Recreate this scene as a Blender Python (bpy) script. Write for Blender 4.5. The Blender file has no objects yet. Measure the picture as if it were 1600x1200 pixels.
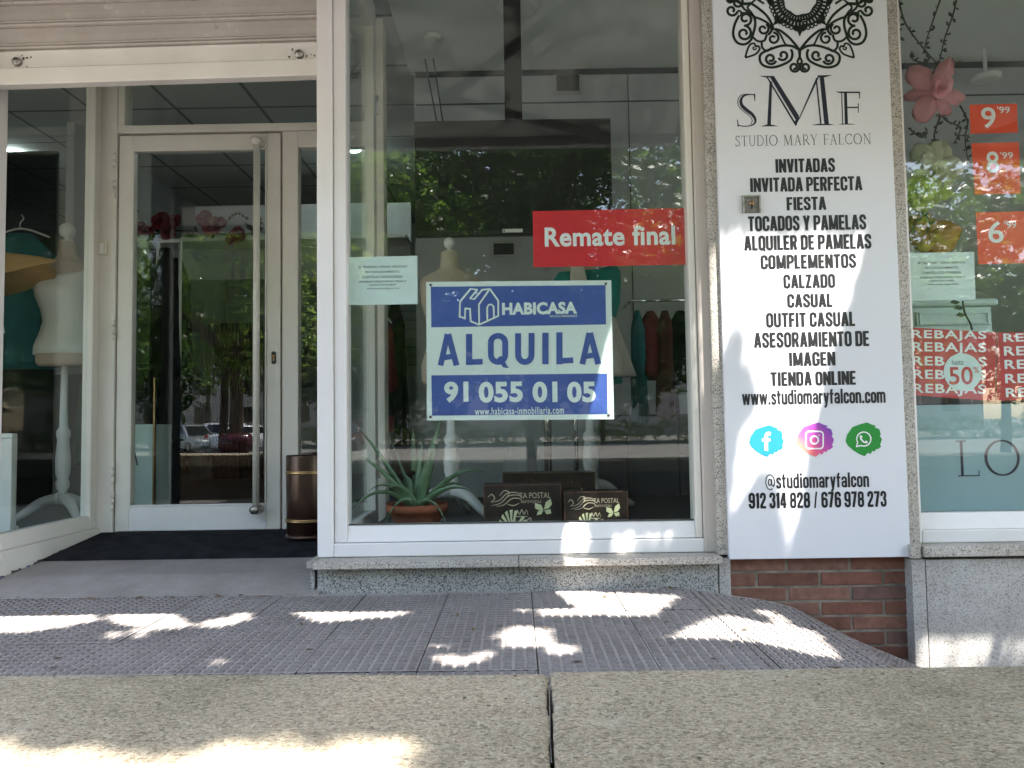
import bpy, math, random
from mathutils import Vector, Matrix, noise

random.seed(7)
R = math.radians
scene = bpy.context.scene
COL = scene.collection

# ------------------------------------------------------------------ camera
F_PX = 1208.0
CAM = Vector((0.0, -3.0, 0.66))
PITCH, YAW, ROLL = R(3.1), R(0.3), 0.0155
fw = Vector((-math.sin(YAW) * math.cos(PITCH), math.cos(YAW) * math.cos(PITCH), math.sin(PITCH)))
rt0 = fw.cross(Vector((0, 0, 1))).normalized()
up0 = rt0.cross(fw).normalized()
rt = rt0 * math.cos(ROLL) - up0 * math.sin(ROLL)
up = up0 * math.cos(ROLL) + rt0 * math.sin(ROLL)
cd = bpy.data.cameras.new('camera')
cd.sensor_width = 36.0
cd.lens = 36.0 * F_PX / 1600.0
cd.clip_start = 0.02
cd.clip_end = 2000
cam = bpy.data.objects.new('camera', cd)
COL.objects.link(cam)
m3 = Matrix((rt, up, -fw)).transposed()
cam.matrix_world = Matrix.Translation(CAM) @ m3.to_4x4()
scene.camera = cam

# ------------------------------------------------------------------ sky, sun, exposure
SUN = Vector((-0.90, 1.0, -2.75))          # direction the light travels
ELEV = math.atan2(2.75, math.hypot(0.90, 1.0))
world = bpy.data.worlds.new('World')
scene.world = world
world.use_nodes = True
wn = world.node_tree
bg = wn.nodes['Background']
sky = wn.nodes.new('ShaderNodeTexSky')
sky.sky_type = 'NISHITA'
sky.sun_disc = False
sky.sun_elevation = ELEV
sky.sun_rotation = math.atan2(0.90, -1.0)
sky.air_density = 1.0
sky.dust_density = 1.2
tint = wn.nodes.new('ShaderNodeMix')              # hazy, slightly warm summer sky
tint.data_type = 'RGBA'
tint.blend_type = 'MULTIPLY'
tint.inputs[0].default_value = 1.0
tint.inputs[7].default_value = (1.0, 0.87, 0.77, 1)
wn.links.new(sky.outputs[0], tint.inputs[6])
wn.links.new(tint.outputs[2], bg.inputs[0])
bg.inputs[1].default_value = 0.14
sd = bpy.data.lights.new('sun', 'SUN')
sd.energy = 3.4
sd.angle = R(0.53)
sd.color = (1.0, 0.95, 0.88)
so = bpy.data.objects.new('sun', sd)
COL.objects.link(so)
so.rotation_euler = SUN.to_track_quat('-Z', 'Y').to_euler()
scene.view_settings.view_transform = 'Standard'
scene.view_settings.look = 'None'
scene.view_settings.gamma = 1.0
scene.view_settings.exposure = 3.3
scene.cycles.use_denoising = True
scene.cycles.max_bounces = 14
scene.cycles.diffuse_bounces = 7
scene.cycles.transparent_max_bounces = 24
scene.cycles.caustics_reflective = False
scene.cycles.caustics_refractive = False
scene.cycles.sample_clamp_indirect = 6.0


# ------------------------------------------------------------------ pixel -> place
def ray(px, py):
    return fw + rt * ((px - 800) / F_PX) - up * ((py - 600) / F_PX)


def at(px, py, Y):
    d = ray(px, py)
    return CAM + d * ((Y - CAM.y) / d.y)


def at_z(px, py, z):
    d = ray(px, py)
    return CAM + d * ((z - CAM.z) / d.z)


def mpp(Y):                                    # metres per photo pixel at depth Y
    return (Y + 3.0) / F_PX


# ------------------------------------------------------------------ materials
def new_mat(name):
    m = bpy.data.materials.new(name)
    m.use_nodes = True
    nt = m.node_tree
    return m, nt, nt.nodes['Principled BSDF']


def nd(nt, t, **kw):
    n = nt.nodes.new(t)
    for k, v in kw.items():
        setattr(n, k, v)
    return n


def coord(nt):
    return nd(nt, 'ShaderNodeTexCoord').outputs['Object']


def noise_tex(nt, scale, detail=4.0, rough=0.6, vec=None):
    n = nd(nt, 'ShaderNodeTexNoise')
    n.inputs['Scale'].default_value = scale
    n.inputs['Detail'].default_value = detail
    n.inputs['Roughness'].default_value = rough
    nt.links.new(vec or coord(nt), n.inputs['Vector'])
    return n.outputs['Fac']


def ramp(nt, fac, stops):
    r = nd(nt, 'ShaderNodeValToRGB')
    e = r.color_ramp.elements
    while len(e) < len(stops):
        e.new(0.5)
    for i, (p, c) in enumerate(stops):
        e[i].position = p
        e[i].color = (*c, 1) if len(c) == 3 else c
    nt.links.new(fac, r.inputs[0])
    return r.outputs[0]


def mix(nt, fac, a, b, mode='MIX'):
    n = nd(nt, 'ShaderNodeMix', data_type='RGBA', blend_type=mode)
    for s, v in ((n.inputs[0], fac), (n.inputs[6], a), (n.inputs[7], b)):
        if hasattr(v, 'is_output'):
            nt.links.new(v, s)
        elif isinstance(v, (int, float)):
            s.default_value = v
        else:
            s.default_value = (*v, 1) if len(v) == 3 else v
    return n.outputs[2]


def bump(nt, b, h, strength=0.3, dist=0.01):
    n = nd(nt, 'ShaderNodeBump')
    n.inputs['Strength'].default_value = strength
    n.inputs['Distance'].default_value = dist
    nt.links.new(h, n.inputs['Height'])
    nt.links.new(n.outputs[0], b.inputs['Normal'])


def mat_simple(name, c, rough=0.5, var=0.12, scale=6.0, metal=0.0, spec=0.5, bmp=0.0, bscale=60.0):
    m, nt, b = new_mat(name)
    f = noise_tex(nt, scale, 6)
    d = tuple(x * (1 - var) for x in c)
    l = tuple(min(1, x * (1 + var * 0.7)) for x in c)
    nt.links.new(ramp(nt, f, [(0.3, d), (0.7, l)]), b.inputs['Base Color'])
    b.inputs['Roughness'].default_value = rough
    b.inputs['Metallic'].default_value = metal
    b.inputs['Specular IOR Level'].default_value = spec
    if bmp:
        bump(nt, b, noise_tex(nt, bscale, 4), bmp, 0.003)
    return m


def mat_paint(name, c, dirt=(0.30, 0.25, 0.19), amount=0.5, rough=0.38):
    """painted aluminium with faint grime and small chips"""
    m, nt, b = new_mat(name)
    f1 = noise_tex(nt, 2.2, 8, 0.65)
    g = ramp(nt, f1, [(0.42, (0, 0, 0)), (0.85, (1, 1, 1))])
    c1 = mix(nt, f1, tuple(x * 0.95 for x in c), c)
    gm = nd(nt, 'ShaderNodeMath', operation='MULTIPLY')
    nt.links.new(g, gm.inputs[0])
    gm.inputs[1].default_value = 0.28 * amount
    c2 = mix(nt, gm.outputs[0], c1, dirt)
    v = nd(nt, 'ShaderNodeTexVoronoi')
    v.inputs['Scale'].default_value = 16
    nt.links.new(coord(nt), v.inputs['Vector'])
    spots = ramp(nt, v.outputs['Distance'], [(0.018, (1, 1, 1)), (0.035, (0, 0, 0))])
    sm = nd(nt, 'ShaderNodeMath', operation='MULTIPLY')
    nt.links.new(spots, sm.inputs[0])
    sm.inputs[1].default_value = 0.5 * amount
    nt.links.new(mix(nt, sm.outputs[0], c2, (0.16, 0.12, 0.09)), b.inputs['Base Color'])
    b.inputs['Roughness'].default_value = rough
    bump(nt, b, noise_tex(nt, 140, 2), 0.03, 0.001)
    return m


def mat_granite(name, base, dark, light, scale=190.0, rough=0.55, blue=None):
    m, nt, b = new_mat(name)
    v = nd(nt, 'ShaderNodeTexVoronoi')
    v.inputs['Scale'].default_value = scale
    nt.links.new(coord(nt), v.inputs['Vector'])
    sep = nd(nt, 'ShaderNodeSeparateColor')
    nt.links.new(v.outputs['Color'], sep.inputs[0])
    stops = [(0.0, dark), (0.13, dark), (0.2, base), (0.62, base), (0.7, light), (1.0, light)]
    if blue:
        stops = [(0.0, dark), (0.2, dark), (0.26, blue), (0.5, base), (0.7, light), (1.0, light)]
    c = ramp(nt, sep.outputs[0], stops)
    big = noise_tex(nt, 5.0, 6)
    big2 = ramp(nt, big, [(0.25, (0.72, 0.70, 0.66)), (0.7, (1.05, 1.04, 1.02))])
    nt.links.new(mix(nt, 1.0, c, big2, 'MULTIPLY'), b.inputs['Base Color'])
    b.inputs['Roughness'].default_value = rough
    bump(nt, b, sep.outputs[1], 0.12, 0.002)
    return m


def mat_glass(name, tint=(0.955, 0.985, 0.975), base=0.040):
    m, nt, b = new_mat(name)
    nt.nodes.remove(b)
    out = nt.nodes['Material Output']
    tr = nd(nt, 'ShaderNodeBsdfTransparent')
    tr.inputs[0].default_value = (*tint, 1)
    gl = nd(nt, 'ShaderNodeBsdfGlossy')
    gl.inputs['Roughness'].default_value = 0.0
    gl.inputs['Color'].default_value = (1, 1, 1, 1)
    lw = nd(nt, 'ShaderNodeLayerWeight')
    lw.inputs[0].default_value = 0.5
    p = nd(nt, 'ShaderNodeMath', operation='POWER')
    nt.links.new(lw.outputs['Facing'], p.inputs[0])
    p.inputs[1].default_value = 5.0
    s = nd(nt, 'ShaderNodeMath', operation='MULTIPLY_ADD')
    nt.links.new(p.outputs[0], s.inputs[0])
    s.inputs[1].default_value = 1 - base
    s.inputs[2].default_value = base
    mx = nd(nt, 'ShaderNodeMixShader')
    nt.links.new(s.outputs[0], mx.inputs[0])
    nt.links.new(tr.outputs[0], mx.inputs[1])
    nt.links.new(gl.outputs[0], mx.inputs[2])
    df = nd(nt, 'ShaderNodeBsdfDiffuse')
    df.inputs[0].default_value = (0.7, 0.7, 0.66, 1)
    f = noise_tex(nt, 2.6, 9, 0.72)
    dust = ramp(nt, f, [(0.40, (0.0004, 0.0004, 0.0004)), (0.62, (0.002, 0.002, 0.002)), (0.8, (0.01, 0.01, 0.01))])
    m2 = nd(nt, 'ShaderNodeMixShader')
    nt.links.new(dust, m2.inputs[0])
    nt.links.new(mx.outputs[0], m2.inputs[1])
    nt.links.new(df.outputs[0], m2.inputs[2])
    nt.links.new(m2.outputs[0], out.inputs['Surface'])
    return m


def mat_trans(name, c, trans=0.45, rough=0.6, var=0.35, island=True, tcol=None, spec=0.4):
    """thin leaf, petal or cloth: reflects and lets light through"""
    m, nt, b = new_mat(name)
    out = nt.nodes['Material Output']
    if island:
        g = nd(nt, 'ShaderNodeNewGeometry').outputs['Random Per Island']
    else:
        g = noise_tex(nt, 9.0, 5)
    d = tuple(x * (1 - var) for x in c)
    l = tuple(min(1, x * (1 + var)) for x in c)
    col = ramp(nt, g, [(0.15, d), (0.9, l)])
    nt.links.new(col, b.inputs['Base Color'])
    b.inputs['Roughness'].default_value = rough
    b.inputs['Specular IOR Level'].default_value = spec
    t = nd(nt, 'ShaderNodeBsdfTranslucent')
    if tcol:
        t.inputs[0].default_value = (*tcol, 1)
    else:
        nt.links.new(col, t.inputs[0])
    mx = nd(nt, 'ShaderNodeMixShader')
    mx.inputs[0].default_value = trans
    nt.links.new(b.outputs[0], mx.inputs[1])
    nt.links.new(t.outputs[0], mx.inputs[2])
    nt.links.new(mx.outputs[0], out.inputs['Surface'])
    return m


def mat_island(name, stops, rough=0.85, nscale=30, bmp=0.25):
    m, nt, b = new_mat(name)
    g = nd(nt, 'ShaderNodeNewGeometry').outputs['Random Per Island']
    c = ramp(nt, g, stops)
    f = noise_tex(nt, nscale, 8, 0.7)
    f2 = ramp(nt, f, [(0.3, (0.6, 0.6, 0.6)), (0.52, (1.05, 1.05, 1.05)), (0.66, (1.25, 1.35, 1.4)), (0.76, (2.0, 2.6, 2.9))])
    nt.links.new(mix(nt, 1.0, c, f2, 'MULTIPLY'), b.inputs['Base Color'])
    b.inputs['Roughness'].default_value = rough
    bump(nt, b, noise_tex(nt, 120, 6), bmp, 0.004)
    return m


def mat_coping():
    m, nt, b = new_mat('aggregate_concrete')
    v = nd(nt, 'ShaderNodeTexVoronoi')
    v.inputs['Scale'].default_value = 400
    wv = nd(nt, 'ShaderNodeMapping')
    nt.links.new(coord(nt), wv.inputs[0])
    wv.inputs['Scale'].default_value = (0.8, 1.0, 1.0)
    nt.links.new(wv.outputs[0], v.inputs['Vector'])
    sep = nd(nt, 'ShaderNodeSeparateColor')
    nt.links.new(v.outputs['Color'], sep.inputs[0])
    c = ramp(nt, sep.outputs[0], [(0.0, (0.17, 0.15, 0.122)), (0.2, (0.27, 0.243, 0.20)), (0.6, (0.33, 0.30, 0.25)), (0.85, (0.40, 0.37, 0.315)), (1, (0.33, 0.255, 0.205))])
    fine = ramp(nt, noise_tex(nt, 520, 3), [(0.3, (0.62, 0.62, 0.6)), (0.7, (1.25, 1.25, 1.2))])
    c = mix(nt, 1.0, c, fine, 'MULTIPLY')
    big = noise_tex(nt, 3.0, 8, 0.65)
    c = mix(nt, 1.0, c, ramp(nt, big, [(0.25, (0.62, 0.60, 0.51)), (0.5, (0.98, 0.94, 0.86)), (0.72, (1.22, 1.12, 1.0))]), 'MULTIPLY')
    pale = noise_tex(nt, 7.0, 7, 0.75)
    pm = ramp(nt, pale, [(0.58, (0, 0, 0)), (0.74, (0.55, 0.55, 0.55))])
    c = mix(nt, pm, c, (0.42, 0.40, 0.34))
    pits = nd(nt, 'ShaderNodeTexVoronoi')
    pits.inputs['Scale'].default_value = 55
    nt.links.new(coord(nt), pits.inputs['Vector'])
    pf = ramp(nt, pits.outputs['Distance'], [(0.08, (1, 1, 1)), (0.13, (0, 0, 0))])
    gate = ramp(nt, noise_tex(nt, 9.0, 3), [(0.52, (0, 0, 0)), (0.6, (1, 1, 1))])
    c = mix(nt, mix(nt, 1.0, pf, gate, 'MULTIPLY'), c, (0.05, 0.045, 0.035))
    nt.links.new(c, b.inputs['Base Color'])
    b.inputs['Roughness'].default_value = 0.9
    b.inputs['Specular IOR Level'].default_value = 0.2
    a = nd(nt, 'ShaderNodeMath', operation='ADD')
    nt.links.new(sep.outputs[0], a.inputs[0])
    nt.links.new(noise_tex(nt, 260, 5), a.inputs[1])
    bump(nt, b, a.outputs[0], 0.5, 0.004)
    return m


def mat_paver(name, lo, hi, scale=3.0):
    m, nt, b = new_mat(name)
    f = noise_tex(nt, scale, 9, 0.7)
    c = ramp(nt, f, [(0.28, lo), (0.72, hi)])
    g = ramp(nt, noise_tex(nt, 300, 3), [(0.3, (0.7, 0.7, 0.7)), (0.7, (1.2, 1.2, 1.2))])
    nt.links.new(mix(nt, 1.0, c, g, 'MULTIPLY'), b.inputs['Base Color'])
    b.inputs['Roughness'].default_value = 0.85
    b.inputs['Specular IOR Level'].default_value = 0.25
    bump(nt, b, noise_tex(nt, 240, 5), 0.35, 0.003)
    return m


def mat_grid_ceiling():
    m, nt, b = new_mat('ceiling_tiles')
    sx = nd(nt, 'ShaderNodeSeparateXYZ')
    nt.links.new(coord(nt), sx.inputs[0])
    fac = []
    for k in (0, 1):
        mo = nd(nt, 'ShaderNodeMath', operation='PINGPONG')
        nt.links.new(sx.outputs[k], mo.inputs[0])
        mo.inputs[1].default_value = 0.3
        lt = nd(nt, 'ShaderNodeMath', operation='LESS_THAN')
        nt.links.new(mo.outputs[0], lt.inputs[0])
        lt.inputs[1].default_value = 0.013
        fac.append(lt.outputs[0])
    mxx = nd(nt, 'ShaderNodeMath', operation='MAXIMUM')
    nt.links.new(fac[0], mxx.inputs[0])
    nt.links.new(fac[1], mxx.inputs[1])
    f = noise_tex(nt, 90, 3)
    c = mix(nt, f, (0.50, 0.52, 0.53), (0.62, 0.64, 0.64))
    nt.links.new(mix(nt, mxx.outputs[0], c, (0.22, 0.23, 0.24)), b.inputs['Base Color'])
    b.inputs['Roughness'].default_value = 0.9
    return m


def mat_shutter():
    m, nt, b = new_mat('beige_shutter_paint')
    f = noise_tex(nt, 3.0, 8, 0.7)
    c = ramp(nt, f, [(0.3, (0.37, 0.33, 0.295)), (0.7, (0.49, 0.45, 0.415))])
    w = ramp(nt, noise_tex(nt, 14, 8, 0.75), [(0.60, (0, 0, 0)), (0.68, (0.75, 0.75, 0.75))])
    c = mix(nt, w, c, (0.62, 0.58, 0.53))
    k = ramp(nt, noise_tex(nt, 22, 6, 0.6), [(0.30, (0.6, 0.6, 0.6)), (0.36, (0, 0, 0))])
    c = mix(nt, k, c, (0.22, 0.17, 0.13))
    nt.links.new(c, b.inputs['Base Color'])
    b.inputs['Roughness'].default_value = 0.6
    return m


def mat_chipped():
    m, nt, b = new_mat('chipped_white_steel')
    f = noise_tex(nt, 3.0, 6)
    c = ramp(nt, f, [(0.3, (0.64, 0.61, 0.56)), (0.7, (0.76, 0.73, 0.69))])
    v = noise_tex(nt, 26, 8, 0.7)
    k = ramp(nt, v, [(0.27, (1, 1, 1)), (0.31, (0, 0, 0))])
    c = mix(nt, k, c, (0.17, 0.11, 0.07))
    nt.links.new(c, b.inputs['Base Color'])
    b.inputs['Roughness'].default_value = 0.5
    return m


def mat_gradient_badge():
    m, nt, b = new_mat('pink_violet_print')
    sx = nd(nt, 'ShaderNodeSeparateXYZ')
    nt.links.new(nd(nt, 'ShaderNodeTexCoord').outputs['Generated'], sx.inputs[0])
    a = nd(nt, 'ShaderNodeMath', operation='MULTIPLY_ADD')
    nt.links.new(sx.outputs[0], a.inputs[0])
    a.inputs[1].default_value = 0.55
    bb = nd(nt, 'ShaderNodeMath', operation='MULTIPLY')
    nt.links.new(sx.outputs[2], bb.inputs[0])
    bb.inputs[1].default_value = 0.45
    nt.links.new(bb.outputs[0], a.inputs[2])
    c = ramp(nt, a.outputs[0], [(0.05, (0.85, 0.38, 0.10)), (0.35, (0.72, 0.10, 0.22)), (0.6, (0.42, 0.06, 0.38)), (0.95, (0.10, 0.05, 0.36))])
    nt.links.new(c, b.inputs['Base Color'])
    b.inputs['Roughness'].default_value = 0.4
    return m


def mat_emit(name, c, s):
    m, nt, b = new_mat(name)
    b.inputs['Base Color'].default_value = (*c, 1)
    b.inputs['Emission Color'].default_value = (*c, 1)
    b.inputs['Emission Strength'].default_value = s
    return m


M = {
    'white': mat_paint('white_aluminium', (0.73, 0.71, 0.70), amount=0.85),
    'cream': mat_paint('cream_aluminium', (0.70, 0.665, 0.60), amount=0.9),
    'beige': mat_paint('warm_beige_aluminium', (0.53, 0.475, 0.43), amount=0.8),
    'panel': mat_paint('white_sign_board', (0.69, 0.695, 0.735), amount=0.25, rough=0.3),
    'granite': mat_granite('grey_granite', (0.40, 0.375, 0.34), (0.13, 0.12, 0.11), (0.52, 0.49, 0.45), 300),
    'granite_blue': mat_granite('blue_grey_granite', (0.34, 0.34, 0.33), (0.06, 0.064, 0.066), (0.38, 0.375, 0.355), 290, blue=(0.165, 0.185, 0.195)),
    'granite_pale': mat_granite('pale_granite', (0.375, 0.37, 0.36), (0.22, 0.21, 0.20), (0.43, 0.425, 0.42), 260),
    'brick': mat_island('red_brick', [(0.0, (0.115, 0.047, 0.032)), (0.35, (0.155, 0.062, 0.04)), (0.7, (0.185, 0.088, 0.062)), (1.0, (0.115, 0.062, 0.05))], 0.9, 22),
    'mortar': mat_simple('mortar', (0.20, 0.17, 0.135), 0.95, 0.55, 14, bmp=0.5),
    'coping': mat_coping(),
    'paver': mat_paver('grey_paver', (0.29, 0.265, 0.25), (0.41, 0.378, 0.36)),
    'stud': mat_paver('worn_paver_stud', (0.155, 0.138, 0.13), (0.265, 0.24, 0.228), 2.2),
    'dirt': mat_simple('joint_dirt', (0.085, 0.075, 0.065), 0.95, 0.4, 40),
    'step': mat_paver('step_stone', (0.20, 0.182, 0.167), (0.33, 0.305, 0.285), 3.5),
    'rubber': mat_simple('black_matting', (0.022, 0.023, 0.025), 0.95, 0.5, 14, spec=0.08, bmp=0.6, bscale=260),
    'asphalt': mat_paver('asphalt', (0.045, 0.044, 0.043), (0.07, 0.068, 0.066), 0.8),
    'plaza': mat_paver('plaza_concrete', (0.13, 0.125, 0.115), (0.20, 0.19, 0.175), 0.6),
    'soil': mat_simple('soil', (0.09, 0.065, 0.045), 0.95, 0.4, 8),
    'glass': mat_glass('window_glass'),
    'frosted': mat_simple('frosted_vinyl', (0.27, 0.38, 0.41), 0.35, 0.05, 2),
    'ceil': mat_grid_ceiling(),
    'plaster': mat_simple('interior_plaster', (0.76, 0.80, 0.78), 0.9, 0.05, 3),
    'wallgrey': mat_simple('interior_grey_paint', (0.46, 0.48, 0.50), 0.85, 0.06, 2),
    'panelgrey': mat_simple('dark_grey_panel', (0.07, 0.078, 0.085), 0.6, 0.12, 3),
    'darkpanel': mat_simple('near_black_panel', (0.012, 0.018, 0.018), 0.7, 0.3, 4, spec=0.2),
    'floor': mat_simple('shop_floor', (0.06, 0.052, 0.047), 0.5, 0.2, 5),
    'slat': mat_simple('grey_green_slats', (0.26, 0.29, 0.27), 0.7, 0.08, 3),
    'black': mat_simple('black_plastic', (0.012, 0.012, 0.014), 0.35, 0.2, 20),
    'screen': mat_simple('dark_screen', (0.004, 0.004, 0.005), 0.3, 0.1, 5),
    'chrome': mat_simple('chrome', (0.72, 0.73, 0.74), 0.15, 0.05, 10, metal=1.0),
    'steel': mat_simple('dull_steel', (0.40, 0.38, 0.35), 0.4, 0.3, 40, metal=0.9),
    'lockgrey': mat_simple('tarnished_steel', (0.20, 0.185, 0.165), 0.45, 0.4, 60, metal=0.5),
    'rust': mat_simple('rust', (0.12, 0.06, 0.03), 0.9, 0.5, 60),
    'shutter': mat_shutter(),
    'chipped': mat_chipped(),
    'ink': mat_simple('black_ink', (0.012, 0.012, 0.014), 0.35, 0.1, 10),
    'grey_ink': mat_simple('grey_ink', (0.15, 0.15, 0.17), 0.4, 0.1, 10),
    'ink_navy': mat_simple('navy_ink', (0.014, 0.014, 0.032), 0.35, 0.1, 10),
    'ink_green': mat_simple('green_black_ink', (0.012, 0.018, 0.014), 0.3, 0.4, 12),
    'paper': mat_simple('printer_paper', (0.66, 0.76, 0.74), 0.7, 0.05, 4),
    'paper_ink': mat_simple('toner', (0.08, 0.10, 0.11), 0.6, 0.1, 10),
    'red': mat_simple('red_vinyl', (0.62, 0.022, 0.035), 0.3, 0.07, 3),
    'orange': mat_simple('orange_red_card', (0.78, 0.075, 0.025), 0.35, 0.06, 5),
    'red_dark': mat_simple('crimson_paper', (0.50, 0.03, 0.035), 0.45, 0.1, 4),
    'sign_white': mat_simple('board_white', (0.70, 0.76, 0.72), 0.35, 0.05, 3),
    'blue': mat_simple('royal_blue_print', (0.055, 0.095, 0.33), 0.32, 0.08, 4),
    'fb': mat_simple('sky_blue_print', (0.015, 0.20, 0.50), 0.4, 0.03, 4),
    'wa': mat_simple('green_print', (0.01, 0.24, 0.03), 0.4, 0.05, 4),
    'ig': mat_gradient_badge(),
    'print_white': mat_simple('white_print', (0.78, 0.78, 0.78), 0.4, 0.02, 4),
    'bust': mat_simple('beige_bust_cloth', (0.50, 0.405, 0.33), 0.9, 0.08, 8, bmp=0.1),
    'bust_white': mat_simple('white_top_cloth', (0.72, 0.74, 0.71), 0.9, 0.05, 6, bmp=0.15),
    'lacquer': mat_simple('white_lacquer', (0.70, 0.70, 0.68), 0.35, 0.05, 5),
    'teal': mat_simple('teal_cloth', (0.012, 0.13, 0.15), 0.8, 0.25, 8),
    'teal_bright': mat_simple('bright_teal_cloth', (0.01, 0.24, 0.22), 0.8, 0.2, 8),
    'tan': mat_simple('tan_cloth', (0.50, 0.30, 0.13), 0.8, 0.15, 8),
    'beige_cloth': mat_simple('sand_cloth', (0.52, 0.47, 0.40), 0.85, 0.1, 8),
    'maroon': mat_simple('maroon_cloth', (0.085, 0.010, 0.016), 0.85, 0.3, 8),
    'crimson_cloth': mat_simple('crimson_cloth', (0.16, 0.010, 0.02), 0.8, 0.25, 8),
    'green_cloth': mat_simple('bottle_green_cloth', (0.012, 0.075, 0.03), 0.85, 0.25, 8),
    'black_cloth': mat_simple('black_cloth', (0.006, 0.006, 0.008), 1.0, 0.3, 8, spec=0.1),
    'terracotta': mat_simple('terracotta', (0.30, 0.085, 0.04), 0.85, 0.2, 12, bmp=0.2),
    'aloe': mat_simple('aloe_skin', (0.14, 0.235, 0.135), 0.45, 0.35, 14),
    'brown_tin': mat_simple('dark_brown_tin', (0.022, 0.013, 0.010), 0.4, 0.4, 14),
    'brown_edge': mat_simple('worn_brown_edge', (0.13, 0.05, 0.03), 0.6, 0.5, 40),
    'cream_print': mat_simple('cream_print', (0.52, 0.42, 0.30), 0.6, 0.1, 10),
    'butterfly': mat_simple('pale_butterfly_print', (0.62, 0.60, 0.36), 0.6, 0.15, 30),
    'copper': mat_simple('brown_enamel', (0.065, 0.036, 0.026), 0.28, 0.2, 12, metal=0.5),
    'brass': mat_simple('worn_brass', (0.42, 0.27, 0.13), 0.3, 0.2, 20, metal=0.9),
    'cabinet': mat_simple('pale_mint_lacquer', (0.58, 0.72, 0.71), 0.45, 0.05, 3),
    'lamp': mat_emit('lit_lamp', (0.85, 1.0, 0.92), 5.0),
    'lamp_off': mat_simple('lamp_glass', (0.72, 0.76, 0.74), 0.3, 0.03, 5),
    'awning': mat_trans('awning_canvas', (0.58, 0.575, 0.55), 0.28, 0.85, 0.06, False),
    'alu': mat_simple('awning_arm_paint', (0.42, 0.43, 0.41), 0.4, 0.1, 8),
    'arm': mat_simple('dark_arm_paint', (0.14, 0.145, 0.13), 0.4, 0.1, 8),
    'render': mat_simple('facade_render', (0.50, 0.46, 0.40), 0.9, 0.12, 3, bmp=0.2),
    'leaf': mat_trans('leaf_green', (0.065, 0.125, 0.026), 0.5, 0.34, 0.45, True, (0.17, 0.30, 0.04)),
    'leaf_s': mat_trans('leaf_sunlit_green', (0.085, 0.15, 0.035), 0.5, 0.28, 0.5, True, (0.36, 0.50, 0.10), 0.6),  # brighter leaf copy, sunlight put into the see-through colour
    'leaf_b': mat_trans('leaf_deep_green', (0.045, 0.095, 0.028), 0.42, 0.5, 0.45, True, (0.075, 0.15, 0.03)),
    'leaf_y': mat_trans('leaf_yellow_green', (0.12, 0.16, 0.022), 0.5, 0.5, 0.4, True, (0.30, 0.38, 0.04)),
    'litter': mat_trans('dry_leaf', (0.13, 0.085, 0.045), 0.2, 0.8, 0.5),
    'bark': mat_simple('bark', (0.10, 0.078, 0.055), 0.95, 0.4, 14, bmp=0.6, bscale=40),
    'pink': mat_trans('pink_petal', (0.80, 0.40, 0.43), 0.35, 0.6, 0.14, spec=0.2),
    'petal_white': mat_trans('ivory_petal', (0.78, 0.80, 0.64), 0.35, 0.6, 0.10, spec=0.2),
    'petal_lime': mat_trans('lime_petal', (0.60, 0.68, 0.24), 0.35, 0.6, 0.14, spec=0.2),
    'petal_orange': mat_trans('apricot_petal', (0.60, 0.33, 0.10), 0.35, 0.6, 0.14, spec=0.2),
    'rose': mat_trans('rose_petal', (0.25, 0.018, 0.035), 0.25, 0.6, 0.3, spec=0.2),
    'twig': mat_simple('dark_green_twig', (0.035, 0.055, 0.035), 0.7, 0.3, 30),
    'car_silver': mat_simple('silver_paint', (0.34, 0.37, 0.38), 0.25, 0.05, 4, metal=0.6),
    'car_white': mat_simple('white_paint', (0.75, 0.75, 0.76), 0.25, 0.03, 4),
    'car_dark': mat_simple('dark_red_paint', (0.05, 0.008, 0.012), 0.2, 0.1, 4),
    'car_glass': mat_simple('dark_car_glass', (0.012, 0.014, 0.016), 0.08, 0.1, 4),
    'tyre': mat_simple('tyre_rubber', (0.014, 0.014, 0.014), 0.8, 0.2, 20),
    'tail': mat_simple('red_lens', (0.40, 0.01, 0.01), 0.2, 0.1, 20),
    'far_wall': mat_simple('far_facade', (0.52, 0.47, 0.41), 0.9, 0.08, 1),
    'plastic_ivory': mat_simple('ivory_plastic', (0.62, 0.58, 0.48), 0.4, 0.05, 8),
}


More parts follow.
